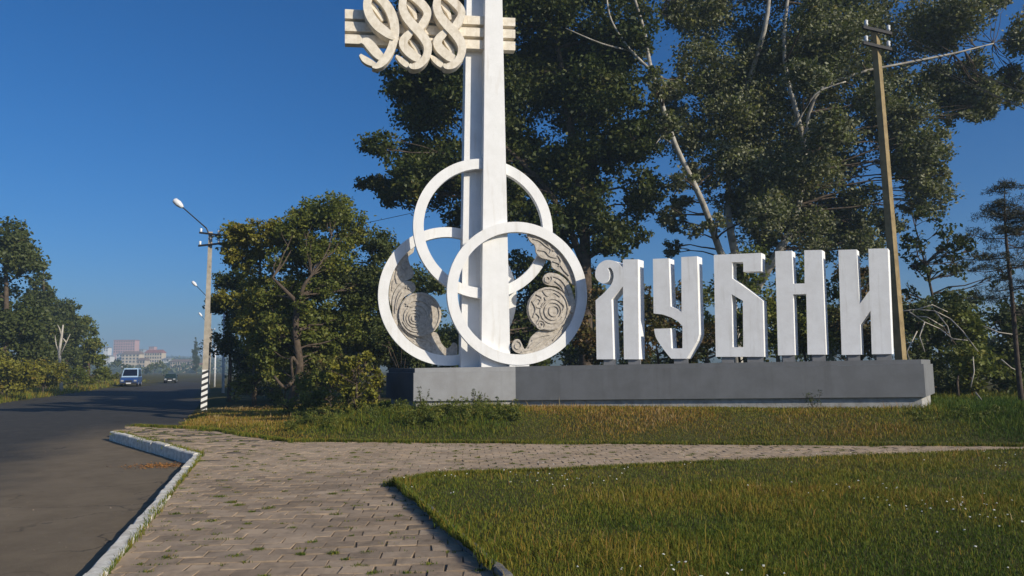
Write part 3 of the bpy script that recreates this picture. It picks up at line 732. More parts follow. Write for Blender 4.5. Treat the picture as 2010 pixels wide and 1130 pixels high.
# ------------------------------------------------------------ vegetation generators
def leaf_cloud(clumps, per_r2, size, aspect=.62, sprig=.30, sprigs=36, updown=.35, droop=0, rs=rng, flat=1.0, tint_bias=None):
    """clumps: (x,y,z,r). many small leaf rhombs gathered in sprigs through each clump's volume"""
    VV = []; TT = []
    for c in clumps:
        x, y, z, r = c[:4]; n = int(per_r2 * r * r); ns = max(6, int(sprigs * max(r, .5)))
        d = rs.normal(size=(ns, 3)); d /= np.linalg.norm(d, axis=1)[:, None]; rad = r * rs.uniform(.12, 1, ns) ** .55
        sc = d * rad[:, None] * np.array([1, 1, .85]) + np.array([x, y, z])
        ssz = r * sprig * rs.uniform(.5, 1.3, ns); stint = rs.normal(0, .13, ns)
        w = ssz ** 2; w /= w.sum()
        k = rs.choice(ns, n, p=w)
        p = sc[k] + rs.normal(size=(n, 3)) * ssz[k][:, None] * np.array([.6, .6, .45 * flat])
        p[:, 2] -= droop * np.abs(rs.normal(size=n)) * ssz[k]
        # orientation
        nrm = rs.normal(size=(n, 3)); nrm[:, 2] += updown * 2; nrm /= np.linalg.norm(nrm, axis=1)[:, None]
        a = rs.normal(size=(n, 3)); a -= nrm * (a * nrm).sum(1)[:, None]; a /= np.linalg.norm(a, axis=1)[:, None]; b_ = np.cross(nrm, a)
        s_ = size * rs.uniform(.6, 1.35, n)[:, None]
        VV.append(np.stack([p - a * s_, p + b_ * s_ * aspect - nrm * s_ * .12, p + a * s_, p - b_ * s_ * aspect - nrm * s_ * .12], 1).reshape(-1, 3))
        tb = c[4] if len(c) > 4 else 0
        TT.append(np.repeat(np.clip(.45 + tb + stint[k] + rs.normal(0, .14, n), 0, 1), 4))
    V = np.concatenate(VV); T = np.concatenate(TT); F = np.arange(len(V), dtype=np.int32).reshape(-1, 4)
    return V, F, T
def bent(a, b_, k, j, r):
    a, b_ = Vector(a), Vector(b_); out = []; L = (b_ - a).length
    o = Vector((r.uniform(-1, 1), r.uniform(-1, 1), r.uniform(-.3, .8))) * j * L
    for i in range(k + 1):
        t = i / k; out.append(a + (b_ - a) * t + o * (4 * t * (1 - t)) * .5 + Vector((r.gauss(0, 1), r.gauss(0, 1), r.gauss(0, 1))) * (L * .015 if 0 < i < k else 0))
    return out
def tree(name, base, trunks, clumps, label, leaf, bark, per_r2=900, size=.1, group=None, limb_r=.07, seed=1, twigs=4, limb_mat=None, **kw):
    """trunks: list of [(x,y,z,r)...] world; clumps (x,y,z,r)"""
    r = random.Random(seed)
    t = thing(name, base, label, 'tree' if 'shrub' not in name and 'bush' not in name else 'shrub', group)
    tm = MB()
    for tr in trunks:
        pts = catmull(tr, 4); tm.tube([p[:3] for p in pts], [p[3] for p in pts], 9)
    if trunks: tm.obj('trunk', bark, t, True)
    lm = MB(); tp = [(Vector(p[:3]), p[3]) for tr in trunks for p in catmull(tr, 4)]
    for c in clumps:
        cv = Vector(c[:3])
        if tp:
            best = min(tp, key=lambda q: (q[0] - cv).length + max(0, q[0].z - cv.z + .3) * 2.0)
            pts = bent(best[0], cv, 5, .18, r); rr = min(best[1] * .7, limb_r * (.6 + .5 * c[3]))
            lm.tube(pts, [rr * (1 - .75 * i / 5) for i in range(6)], 6, False)
        else: pts = [cv - Vector((0, 0, c[3]))] * 3
        for q in range(twigs):
            d = Vector((r.gauss(0, 1), r.gauss(0, 1), r.gauss(.2, .8))).normalized() * c[3] * r.uniform(.6, 1.0)
            a = pts[r.randrange(max(0, len(pts) - 3), len(pts))]
            lm.tube(bent(a, cv + d, 4, .2, r), [.03, .024, .018, .012, .006], 4, False)
    if lm.V: lm.obj('branches', limb_mat or bark, t, True)['kind'] = 'stuff'
    V, F, T = leaf_cloud(clumps, per_r2, size, rs=np.random.default_rng(seed * 13 + 5), **kw)
    np_mesh('crown', V, F, leaf, t, T)
    return t
def C(px, py, Y, rpx, dy=0, tb=0):
    p = at_y(px, py, Y + dy); return (p.x, p.y, p.z, rpx * Y / FPX, tb)
def TR(*pts):  # trunk polyline from pixels: (px, py, Y, r)
    out = []
    for px, py, Y, r in pts:
        p = at_y(px, py, Y); out.append((p.x, p.y, p.z, r))
    return out
def root_at(px, Y):
    p = at_y(px, 760, Y); return (p.x, p.y, gz(p.x, p.y))
def grounded(px, Y, r, *rest):
    b_ = root_at(px, Y); return [(b_[0], b_[1], b_[2] - .15, r * 1.25), (b_[0], b_[1], b_[2] + .4, r)] + TR(*rest)
def jit(cl, seed, dy=1.6, n=1, sub=.88):
    """break each clump into a few uneven ones spread in depth"""
    r = random.Random(seed); out = []
    for (x, y, z, q, tb) in cl:
        for k in range(n):
            out.append((x + r.gauss(0, .42) * q, y + r.uniform(-dy, dy), z + r.gauss(0, .36) * q, q * r.uniform(sub * .75, sub * 1.25), tb + r.gauss(0, .05)))
    return out

# --- dark broad-leaved tree behind the monument
Y1 = 36.0
cl = [C(790, 175, Y1, 55, 0, .08), C(770, 300, Y1, 55), C(850, 215, Y1, 75, 0, .1), C(850, 300, Y1, 70), C(745, 360, Y1, 36), C(770, 395, Y1, 30), C(830, 370, Y1, 50), C(900, 360, Y1, 60), C(890, 420, Y1, 36), C(890, 130, Y1, 70),
      C(830, 110, Y1, 50, 0, .05), C(800, 40, Y1, 50), C(880, 30, Y1, 70), C(960, 60, Y1, 80), C(1050, 50, Y1, 85), C(1020, 170, Y1, 75), C(1090, 160, Y1, 80), C(960, 250, Y1, 70), C(1040, 290, Y1, 70), C(1120, 270, Y1, 80),
      C(1120, 370, Y1, 65), C(1060, 420, Y1, 50), C(1170, 430, Y1, 55), C(1210, 330, Y1, 70), C(1180, 210, Y1, 80), C(1150, 90, Y1, 80), C(1230, 440, Y1, 45), C(1270, 380, Y1, 50), C(1260, 270, Y1, 55), C(1100, -60, Y1, 100), C(950, -60, Y1, 100), C(840, -60, Y1, 70), C(1220, 110, Y1, 55), C(1000, 380, Y1, 45), C(960, 430, Y1, 40), C(1190, 480, Y1, 40), C(1130, 470, Y1, 35), C(1200, -50, Y1, 80)]
tree('broadleaf_tree', root_at(1150, Y1), [grounded(1150, Y1, .36, (1150, 600, Y1, .32), (1145, 420, Y1, .26), (1120, 250, Y1, .2), (1090, 60, Y1, .12)), TR((1147, 520, Y1, .2), (1080, 380, Y1, .15), (960, 260, Y1, .1), (860, 180, Y1, .05))],
     jit(cl, 4, 2.0, 2), 'dense dark green broadleaf tree towering behind the white columns and rings', 'leaf_dark', 'bark', 1060, .108, limb_r=.07, seed=3, sprigs=30)
# --- white poplar to the right, several pale stems
Y2 = 38.0
cl = [C(1400, 30, Y2, 70), C(1400, 160, Y2, 65), C(1370, 250, Y2, 60), C(1430, 260, Y2, 65), C(1380, 340, Y2, 45), C(1430, 380, Y2, 60), C(1480, 180, Y2, 80), C(1500, 330, Y2, 80), C(1480, 430, Y2, 60), C(1560, 90, Y2, 85), C(1570, 230, Y2, 85),
      C(1600, 370, Y2, 80), C(1560, 450, Y2, 55), C(1640, 460, Y2, 50), C(1660, 280, Y2, 75), C(1650, 150, Y2, 80), C(1660, 40, Y2, 85), C(1700, 390, Y2, 60), C(1740, 220, Y2, 70), C(1760, 110, Y2, 75), C(1760, 330, Y2, 50), C(1790, 390, Y2, 40), C(1810, 370, Y2, 28),
      C(1830, 190, Y2, 50), C(1830, 60, Y2, 60), C(1790, 20, Y2, 70), C(1880, 180, Y2, 40), C(1860, 235, Y2, 30), C(1930, 170, Y2, 45), C(1980, 190, Y2, 30), C(1990, 110, Y2, 45), C(1960, 150, Y2, 35), C(1890, 30, Y2, 30), C(1935, 10, Y2, 22), C(1740, 450, Y2, 40), C(1720, 490, Y2, 35), C(1500, 40, Y2, 60),
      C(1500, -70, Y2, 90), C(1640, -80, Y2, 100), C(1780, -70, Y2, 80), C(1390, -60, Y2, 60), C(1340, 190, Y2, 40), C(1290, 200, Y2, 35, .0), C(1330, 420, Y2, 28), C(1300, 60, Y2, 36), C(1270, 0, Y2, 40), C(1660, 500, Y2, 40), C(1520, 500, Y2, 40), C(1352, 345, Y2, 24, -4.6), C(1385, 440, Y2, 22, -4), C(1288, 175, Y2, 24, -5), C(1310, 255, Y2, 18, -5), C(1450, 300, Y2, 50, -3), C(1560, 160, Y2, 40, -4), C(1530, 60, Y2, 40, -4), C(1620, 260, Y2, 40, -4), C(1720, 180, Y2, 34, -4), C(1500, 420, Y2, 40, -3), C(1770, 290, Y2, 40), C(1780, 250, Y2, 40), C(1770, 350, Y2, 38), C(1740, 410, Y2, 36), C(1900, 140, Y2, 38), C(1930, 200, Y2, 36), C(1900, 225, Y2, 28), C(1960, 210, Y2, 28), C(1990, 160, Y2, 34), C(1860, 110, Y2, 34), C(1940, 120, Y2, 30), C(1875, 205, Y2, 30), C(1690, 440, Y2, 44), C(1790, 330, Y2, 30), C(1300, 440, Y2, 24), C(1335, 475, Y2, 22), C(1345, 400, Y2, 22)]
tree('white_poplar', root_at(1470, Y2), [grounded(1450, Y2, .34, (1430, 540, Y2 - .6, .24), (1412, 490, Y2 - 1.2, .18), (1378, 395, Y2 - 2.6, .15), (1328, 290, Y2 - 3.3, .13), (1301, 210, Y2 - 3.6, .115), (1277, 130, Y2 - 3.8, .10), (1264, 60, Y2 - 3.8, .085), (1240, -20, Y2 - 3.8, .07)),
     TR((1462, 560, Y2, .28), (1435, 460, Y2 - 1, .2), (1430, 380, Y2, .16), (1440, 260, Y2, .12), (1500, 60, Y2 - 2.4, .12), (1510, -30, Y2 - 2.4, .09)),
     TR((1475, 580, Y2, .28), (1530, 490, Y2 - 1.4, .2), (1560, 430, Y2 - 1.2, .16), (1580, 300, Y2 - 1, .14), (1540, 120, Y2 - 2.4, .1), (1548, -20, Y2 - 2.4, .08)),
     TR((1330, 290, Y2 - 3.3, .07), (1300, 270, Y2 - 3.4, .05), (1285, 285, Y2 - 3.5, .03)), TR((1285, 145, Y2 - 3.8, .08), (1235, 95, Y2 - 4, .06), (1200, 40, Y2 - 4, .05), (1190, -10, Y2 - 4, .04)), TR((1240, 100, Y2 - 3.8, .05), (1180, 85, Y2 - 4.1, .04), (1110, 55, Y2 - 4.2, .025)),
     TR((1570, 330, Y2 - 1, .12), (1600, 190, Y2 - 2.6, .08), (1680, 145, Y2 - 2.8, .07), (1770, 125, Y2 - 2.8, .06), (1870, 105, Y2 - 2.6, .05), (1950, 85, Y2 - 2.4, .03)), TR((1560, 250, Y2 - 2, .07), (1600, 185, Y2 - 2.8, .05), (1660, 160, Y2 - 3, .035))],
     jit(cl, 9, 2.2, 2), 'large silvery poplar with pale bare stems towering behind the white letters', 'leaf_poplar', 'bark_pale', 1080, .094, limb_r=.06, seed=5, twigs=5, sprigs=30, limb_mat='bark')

# --- roadside group left of the monument
def simple_tree(name, px, Y, cl, label, leaf, bark='bark', trunk=None, r=.18, seed=1, per=1000, size=.1, group=None, n=2, **kw):
    tr = trunk or [grounded(px, Y, r, (px, min(c for c in [700]), Y, r * .9))]
    top = max(cl, key=lambda c: c[2]); b_ = root_at(px, Y)
    if trunk is None: tr = [[(b_[0], b_[1], b_[2] - .15, r * 1.2), (b_[0], b_[1], b_[2] + (top[2] - b_[2]) * .35, r * .85), (b_[0] * .7 + top[0] * .3, b_[1], b_[2] + (top[2] - b_[2]) * .62, r * .6), (top[0], top[1], top[2], r * .25)]]
    return tree(name, b_, tr, jit(cl, seed, min(1.0, .036 * Y), n), label, leaf, bark, per, size, group, seed=seed, **kw)
YM = 33
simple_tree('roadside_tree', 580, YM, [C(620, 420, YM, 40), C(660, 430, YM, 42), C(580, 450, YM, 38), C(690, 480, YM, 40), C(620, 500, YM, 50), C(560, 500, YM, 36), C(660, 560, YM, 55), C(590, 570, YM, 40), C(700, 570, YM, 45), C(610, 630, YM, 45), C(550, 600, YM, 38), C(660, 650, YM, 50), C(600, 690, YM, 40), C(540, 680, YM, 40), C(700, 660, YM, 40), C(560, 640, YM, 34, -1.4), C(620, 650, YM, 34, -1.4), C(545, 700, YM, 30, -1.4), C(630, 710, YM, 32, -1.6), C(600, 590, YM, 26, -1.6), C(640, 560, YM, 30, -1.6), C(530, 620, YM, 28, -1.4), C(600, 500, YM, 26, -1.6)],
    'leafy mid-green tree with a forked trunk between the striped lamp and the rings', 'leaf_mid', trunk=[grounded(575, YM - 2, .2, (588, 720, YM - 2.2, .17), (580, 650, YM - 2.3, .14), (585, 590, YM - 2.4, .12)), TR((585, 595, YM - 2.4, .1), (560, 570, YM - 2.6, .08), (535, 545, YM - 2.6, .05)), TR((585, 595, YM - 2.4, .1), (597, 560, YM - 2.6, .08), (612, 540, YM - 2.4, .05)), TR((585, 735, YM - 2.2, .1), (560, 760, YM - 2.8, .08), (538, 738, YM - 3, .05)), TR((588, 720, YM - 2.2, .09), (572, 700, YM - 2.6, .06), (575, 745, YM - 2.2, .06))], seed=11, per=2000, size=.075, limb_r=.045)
simple_tree('roadside_tree', 500, YM + 1, [C(470, 470, YM, 34, 0, .1), C(510, 460, YM, 34, 0, .1), C(540, 480, YM, 30), C(460, 510, YM, 26, 0, .12), C(500, 520, YM, 36), C(520, 570, YM, 38), C(480, 640, YM, 40), C(510, 690, YM, 40), C(470, 590, YM, 22)],
    'yellow-green tree leaning over the road beside the striped lamp', 'leaf_yellow', seed=12, per=2000, size=.075, r=.11, limb_r=.04)
simple_tree('roadside_tree', 450, YM + 6, [C(440, 560, YM + 6, 24), C(450, 600, YM + 6, 24), C(480, 560, YM + 6, 30), C(480, 630, YM + 6, 36), C(460, 670, YM + 6, 30), C(500, 600, YM + 6, 36)], 'small dark tree behind the white posts at the roadside', 'leaf_dark', seed=13, per=1500, size=.085, r=.1, limb_r=.04)
simple_tree('roadside_tree', 740, YM + 2, [C(730, 490, YM, 32), C(760, 500, YM, 30), C(740, 560, YM, 45), C(790, 560, YM, 40), C(740, 640, YM, 50), C(800, 640, YM, 50), C(760, 700, YM, 40), C(845, 600, YM, 35), C(850, 560, YM, 22), C(850, 680, YM, 40)], 'dark rounded tree seen through the left ring', 'leaf_far', seed=14, per=1900, size=.075, r=.14, limb_r=.045)
YM = 37
simple_tree('roadside_tree', 930, YM - 2, [C(900, 680, YM, 40), C(960, 640, YM, 50), C(1030, 620, YM, 55), C(1080, 560, YM, 50), C(1050, 680, YM, 45), C(1120, 640, YM, 55), C(1030, 530, YM, 40), C(1140, 560, YM, 45)], 'dark tree low behind the front ring and columns', 'leaf_dark', seed=15, per=900, size=.11, r=.18)
# thicket behind the letters
for k, (px, Y, cl, lf, lab) in enumerate([
    (1190, 27, [C(1160, 650, 27, 40), C(1200, 620, 27, 40), C(1180, 690, 27, 34), C(1165, 590, 27, 26)], 'leaf_brown', 'russet shrub between the right ring and the curled letter'),
    (1290, 27.5, [C(1270, 650, 27, 45), C(1320, 640, 27, 45), C(1290, 590, 27, 36), C(1340, 690, 27, 34), C(1380, 660, 27, 36)], 'leaf_brown', 'brown-green shrub showing through the hooked letter'),
    (1450, 29, [C(1420, 650, 28, 50), C(1450, 590, 28, 50), C(1480, 660, 28, 50), C(1430, 540, 28, 40), C(1500, 600, 28, 45), C(1470, 520, 28, 34)], 'leaf_mid', 'green shrub behind the box-shaped letter'),
    (1580, 28, [C(1540, 650, 28, 50), C(1590, 600, 28, 45), C(1620, 660, 28, 50), C(1570, 540, 28, 40), C(1640, 590, 28, 45)], 'leaf_mid', 'dense shrub behind the letter with the level bar'),
    (1690, 27, [C(1660, 640, 27, 45), C(1700, 600, 27, 45), C(1720, 660, 27, 45), C(1690, 550, 27, 34)], 'leaf_brown', 'olive shrub behind the letter with the diagonal stroke'),
    (1800, 25, [C(1790, 640, 25, 42), C(1830, 600, 25, 36), C(1810, 700, 25, 42), C(1860, 680, 25, 50), C(1850, 750, 25, 40)], 'leaf_far', 'shadowy shrub just beyond the right end of the grey base'),
    (1900, 24, [C(1890, 650, 24, 42), C(1930, 640, 24, 42), C(1910, 710, 24, 50), C(1950, 740, 24, 40), C(1900, 770, 24, 30)], 'leaf_mid', 'tangled shrub left of the thin pine'),
    (1990, 26, [C(1970, 640, 26, 42), C(2010, 650, 26, 45), C(1990, 710, 26, 50), C(2030, 740, 26, 50), C(2060, 660, 26, 50), C(1970, 770, 26, 34)], 'leaf_far', 'green shrub behind the thin pine')]):
    b_ = root_at(px, Y)
    tree('shrub', b_, [[(b_[0], b_[1], b_[2] - .1, .09), (b_[0] + .1, b_[1], b_[2] + 1.0, .06), (b_[0], b_[1], b_[2] + 2.0, .03)]], jit(cl, 40 + k, 1.0, 2), lab, lf, 'bark', 1100, .075, 'thicket behind the sign', seed=60 + k, limb_r=.03)
# belt of trees farther back, closing the view under the crowns
for k, (px, Y, top, lab) in enumerate([(560, 62, 640, 'hazy green tree in the back belt below the yellow-green tree'), (660, 66, 630, 'hazy tree in the back belt beneath the forked tree'), (770, 60, 630, 'hazy tree in the back belt left of the left ring'), (880, 64, 640, 'hazy tree in the back belt behind the twin columns'), (1000, 58, 620, 'hazy tree in the back belt behind the front ring'),
        (1120, 62, 610, 'hazy tree in the back belt behind the curled letter'), (1250, 56, 610, 'hazy tree in the back belt behind the hooked letter'), (1390, 60, 600, 'hazy tree in the back belt behind the box-shaped letter'), (1530, 55, 590, 'hazy tree in the back belt behind the barred letter'), (1680, 58, 580, 'hazy tree in the back belt behind the diagonal-stroke letter'), (1820, 52, 590, 'hazy tree in the back belt past the end of the base'), (1960, 54, 600, 'hazy tree in the back belt behind the thin pine')]):
    r_ = random.Random(500 + k); cl = []
    for q in range(9): cl.append(C(px + r_.uniform(-75, 75), 735 - (735 - top) * (q / 9) ** .8 + r_.uniform(-8, 8), Y, r_.uniform(30, 44)))
    simple_tree('background_tree', px, Y, cl, lab, ('leaf_far', 'leaf_mid', 'leaf_dark')[k % 3], seed=520 + k, per=330, size=.17, r=.18, group='belt of trees behind the sign', n=1)
# loose leafy tree and dead boughs near the right edge
simple_tree('young_tree', 1850, 27, [C(1795, 470, 27, 22), C(1830, 440, 27, 22), C(1860, 470, 27, 24), C(1815, 520, 27, 24), C(1850, 530, 27, 26), C(1890, 470, 27, 20), C(1880, 540, 27, 24), C(1790, 560, 27, 22), C(1850, 590, 27, 26), C(1900, 580, 27, 24), C(1780, 500, 27, 22), C(1920, 500, 27, 18), C(1840, 490, 27, 22), C(1790, 420, 27, 18), C(1940, 560, 27, 20)], 'airy small-leaved tree with gaps of sky beside the brown pole', 'leaf_dark', seed=81, per=520, size=.075, r=.07, n=2, sprigs=20)
b_ = Vector(root_at(1880, 23)); t = thing('dead_branch', b_, 'pale leafless fallen boughs tangled in the shrubs past the base', 'branch')
r_ = random.Random(8); mb = MB()
o_ = at_y(1905, 745, 22.6); mb.tube([b_ - Vector((0, 0, .1)), b_ + Vector((0, 0, .5)), at_y(1885, 690, 24.5), at_y(1850, 640, 23.2)], [.04, .035, .03, .025], 6); mb.obj('bough', 'bark', t, True)
for pts in [[(1765, 611, 22.2), (1800, 607, 22.3), (1835, 610, 22.5), (1865, 625, 22.6)], [(1785, 612, 22.2), (1815, 632, 22.4), (1845, 645, 22.5)], [(1800, 607, 22.3), (1830, 598, 22.4), (1860, 612, 22.6)], [(1850, 640, 22.6), (1820, 622, 22.4), (1790, 620, 22.3)], [(1930, 640, 22.3), (1960, 652, 22.2), (1995, 657, 22.2)], [(1915, 770, 21.5), (1935, 795, 21), (1960, 806, 20.6), (1995, 812, 20.3)], [(1965, 705, 22), (1985, 722, 22), (2005, 730, 22)], [(1800, 650, 22.2), (1780, 690, 22), (1790, 720, 22)], [(1835, 610, 22.5), (1860, 640, 22.4), (1868, 670, 22.2)], [(1815, 632, 22.4), (1805, 660, 22.2), (1815, 690, 22)], [(1865, 625, 22.6), (1890, 650, 22.4), (1920, 690, 22)], [(1845, 645, 22.5), (1870, 665, 22.2), (1900, 668, 22)], [(1905, 760, 21.6), (1912, 730, 21.6), (1910, 700, 21.8)]]:
    MB().tube([at_y(*p) for p in pts], [.022 * (1 - .6 * i / len(pts)) for i in range(len(pts))], 5).obj('twig', 'bark_dead', t, True)
# thin pine at the right edge
YP = 20.5
pb = root_at(2003, YP); tp_ = at_y(1973, 362, YP)
t = thing('pine_tree', pb, 'thin sparse pine with a bare dark trunk at the edge of the thicket', 'tree')
pts = [(pb[0], pb[1], pb[2] - .1, .075)] + TR((1996, 700, YP, .065), (1988, 600, YP, .055), (1976, 480, YP, .04), (1972, 420, YP, .025), (1972, 360, YP, .008))
cp = catmull(pts, 3); MB().tube([p[:3] for p in cp], [p[3] for p in cp], 8).obj('trunk', 'bark_pine', t, True)
r_ = random.Random(31); br = MB(); sp_ = []
for k in range(46):
    f = r_.uniform(.36, .99); L = (1.02 - f) * 2.3 + .22; a = r_.uniform(0, 6.28)
    i = f * (len(cp) - 1); q = cp[int(i)] + (cp[min(int(i) + 1, len(cp) - 1)] - cp[int(i)]) * (i % 1); q = Vector(q[:3])
    L *= r_.uniform(.6, 1.1); e = q + Vector((math.cos(a) * L, math.sin(a) * L, r_.uniform(-.1, .25) * L))
    m_ = (q + e) / 2 + Vector((0, 0, -.06 * L)); br.tube([q, m_, e], [.018, .013, .006], 5, False)
    for s_ in range(int(3 + L * 5)):
        u = r_.uniform(.35, 1.05); c = q.lerp(e, u) + Vector((r_.gauss(0, .11), r_.gauss(0, .11), r_.gauss(0, .05))) * (1 + L * .4); sp_.append((c.x, c.y, c.z, r_.uniform(.09, .17), r_.gauss(0, .15)))
br.obj('branches', 'bark_pine', t, True)['kind'] = 'stuff'
V, F, T = leaf_cloud(sp_, 3000, .07, aspect=.1, sprig=.6, sprigs=14, rs=np.random.default_rng(5)); np_mesh('needles', V, F, 'needle', t, T)

# --- trees on the far side of the road
simple_tree('roadside_tree', 5, 50, [C(10, 470, 50, 34), C(45, 505, 50, 24), C(-30, 480, 50, 40), C(20, 540, 50, 40), C(-30, 560, 50, 45), C(35, 600, 50, 32), C(10, 640, 50, 40), C(45, 640, 50, 28), C(-40, 640, 50, 45), C(30, 680, 50, 34), C(-10, 700, 50, 34), C(52, 515, 50, 12)], 'tall grey-green tree across the road, largest of the far roadside trees', 'leaf_far', seed=21, per=700, size=.13, r=.25)
def poplar(px, Y, top, wpx, label, seed, bottom=720):
    cl = []; n = 14
    for i in range(n):
        f = i / (n - 1); py = bottom + (top - bottom) * f; w = wpx * (.55 + .45 * math.sin(math.pi * min(1, .25 + f * .62))) * (1 - .55 * max(0, f - .6) / .4)
        cl.append(C(px + random.Random(seed + i).uniform(-.15, .15) * w, py, Y, w * .62)); cl.append(C(px + random.Random(seed * 3 + i).uniform(-.45, .45) * w, py + 4, Y, w * .42))
    b_ = root_at(px, Y); tp = cl[-2]
    return tree('lombardy_poplar', b_, [[(b_[0], b_[1], b_[2] - .1, .22), (b_[0], b_[1], b_[2] + 2, .18), (tp[0], tp[1], tp[2], .04)]], jit(cl, seed, .5, 1, .95), label, 'leaf_far', 'bark', 900, .12, seed=seed, sprigs=26)
poplar(86, 66, 526, 46, 'narrow columnar poplar across the road behind the tall tree', 23)
simple_tree('roadside_tree', 128, 78, [C(118, 605, 78, 18), C(138, 612, 78, 18), C(125, 640, 78, 26), C(100, 650, 78, 24), C(145, 650, 78, 20), C(115, 690, 78, 30), C(90, 700, 78, 26)], 'rounded dark tree behind the dead white tree', 'leaf_far', seed=24, per=700, size=.14, r=.2)
simple_tree('roadside_tree', 172, 86, [C(165, 640, 86, 20), C(185, 642, 86, 16), C(150, 660, 86, 20), C(180, 680, 86, 22), C(160, 700, 86, 26), C(192, 705, 86, 18), C(140, 710, 86, 22), C(200, 728, 86, 14)], 'bushy tree across the road, last before the distant town', 'leaf_mid', seed=25, per=700, size=.14, r=.18)
for k, (px, Y, cl, lab, lf) in enumerate([(15, 46, [C(0, 722, 46, 34), C(45, 730, 46, 30), C(20, 750, 46, 26), C(-30, 735, 46, 36)], 'yellowing shrub at the foot of the tall far tree', 'leaf_yellow'), (85, 55, [C(75, 725, 55, 28), C(105, 730, 55, 24), C(88, 748, 55, 20), C(55, 745, 55, 20)], 'yellow-green shrub on the verge below the columnar poplar', 'leaf_yellow'),
        (150, 70, [C(140, 734, 70, 18), C(168, 738, 70, 16), C(122, 743, 70, 14), C(190, 744, 70, 10)], 'low green shrub on the verge beside the dead white tree', 'leaf_mid'), (205, 90, [C(200, 738, 90, 11), C(222, 740, 90, 9), C(185, 742, 90, 10)], 'small shrub on the verge left of the blue van', 'leaf_mid')]):
    b_ = root_at(px, Y); tree('shrub', b_, [[(b_[0], b_[1], b_[2] - .1, .06), (b_[0], b_[1], b_[2] + .8, .04), (b_[0], b_[1], b_[2] + 1.2, .02)]], jit(cl, 70 + k, 1.0, 2), lab, lf, 'bark', 1000, .09, 'shrubs on the far verge', seed=75 + k, limb_r=.03)
b_ = Vector(root_at(121, 62)); t = thing('dead_tree', b_, 'bare whitish dead tree on the verge across the road', 'tree')
MB().tube([b_ - Vector((0, 0, .1)), at_y(120, 735, 62), at_y(116, 690, 62), at_y(121, 660, 62), at_y(124, 637, 62)], [.15, .13, .12, .1, .05], 7).obj('trunk', 'bark_dead', t, True)
for pts in [[(116, 695, 62), (110, 675, 62), (108, 658, 62)], [(121, 660, 62), (117, 645, 62), (113, 637, 62)], [(117, 700, 62), (130, 672, 62), (138, 655, 62)], [(130, 672, 62), (124, 664, 62)]]:
    MB().tube([at_y(*p) for p in pts], [.06, .045, .02][:len(pts)], 5).obj('limb', 'bark_dead', t, True)

# --- low growth beside the base
for k, (px, Y, cl, lab, lf) in enumerate([
    (700, 21, [C(665, 745, 21, 28), C(710, 725, 21, 28), C(738, 735, 21, 22), C(700, 765, 21, 30), C(728, 775, 21, 24), C(685, 790, 21, 24), C(690, 715, 21, 18), C(715, 700, 21, 14)], 'yellow-brown bush against the shaded left end of the base', 'leaf_yellow'),
    (600, 26, [C(590, 785, 25, 28), C(620, 775, 25, 28), C(605, 750, 25, 24), C(645, 790, 25, 24), C(570, 800, 25, 18)], 'bright green bush beneath the forked tree', 'leaf_mid'),
    (500, 33, [C(500, 755, 33, 24), C(530, 760, 33, 22), C(475, 765, 33, 18), C(510, 735, 33, 20)], 'small green bush near the white posts', 'leaf_mid'),
    (460, 40, [C(470, 700, 40, 30), C(500, 720, 40, 34), C(540, 710, 40, 34), C(480, 745, 40, 24), C(520, 750, 40, 26), C(560, 740, 40, 30)], 'dark dense bush filling the shade under the yellow-green tree', 'leaf_dark'),
    (560, 41, [C(570, 700, 41, 34), C(600, 720, 41, 34), C(640, 700, 41, 36), C(620, 750, 41, 28), C(670, 730, 41, 34), C(700, 750, 41, 28)], 'dark dense bush in the shade under the forked tree', 'leaf_dark'),
    (650, 30, [C(640, 745, 30, 28), C(670, 720, 30, 24), C(620, 740, 30, 22)], 'dark olive bush behind the bright green one', 'leaf_brown'),
    (790, 28, [C(780, 680, 28, 36), C(800, 640, 28, 30), C(830, 700, 28, 30), C(860, 690, 28, 26)], 'dark bush inside the left ring behind the base', 'leaf_far')]):
    b_ = root_at(px, Y); tree('bush', b_, [[(b_[0], b_[1], b_[2] - .1, .05), (b_[0], b_[1], b_[2] + .5, .035), (b_[0], b_[1], b_[2] + .9, .02)]], jit(cl, 90 + k, .5, 2), lab, lf, 'bark', 1600, .055, 'bushes left of the base', seed=95 + k, limb_r=.02)

# ------------------------------------------------------------ grass
def grass_blades(x, y, z, h, w, tint, rs, lean=.45):
    n = len(x); a = rs.uniform(0, 2 * np.pi, n); la = rs.uniform(0, 2 * np.pi, n); ll = np.abs(rs.normal(0, lean, n)) * h
    dx, dy = np.cos(a) * w, np.sin(a) * w
    b0 = np.stack([x - dx, y - dy, z - .02], 1); b1 = np.stack([x + dx, y + dy, z - .02], 1)
    mx, my = x + np.cos(la) * ll * .35, y + np.sin(la) * ll * .35
    m0 = np.stack([mx - dx * .7, my - dy * .7, z + h * .6], 1); m1 = np.stack([mx + dx * .7, my + dy * .7, z + h * .6], 1)
    tp = np.stack([x + np.cos(la) * ll, y + np.sin(la) * ll, z + h * np.sqrt(np.clip(1 - (ll / h) ** 2 * .4, .3, 1))], 1)
    V = np.stack([b0, b1, m1, tp, m0], 1).reshape(-1, 3)
    i = np.arange(n) * 5
    F = np.concatenate([np.stack([i, i + 1, i + 2], 1), np.stack([i, i + 2, i + 4], 1), np.stack([i + 4, i + 2, i + 3], 1)])
    return V, F, np.repeat(tint, 5)
rs = np.random.default_rng(21)
lawn_poly = [P2(p) for p in LAWN] + [(30, 16), (30, 2.5), (.4, 2.5)]
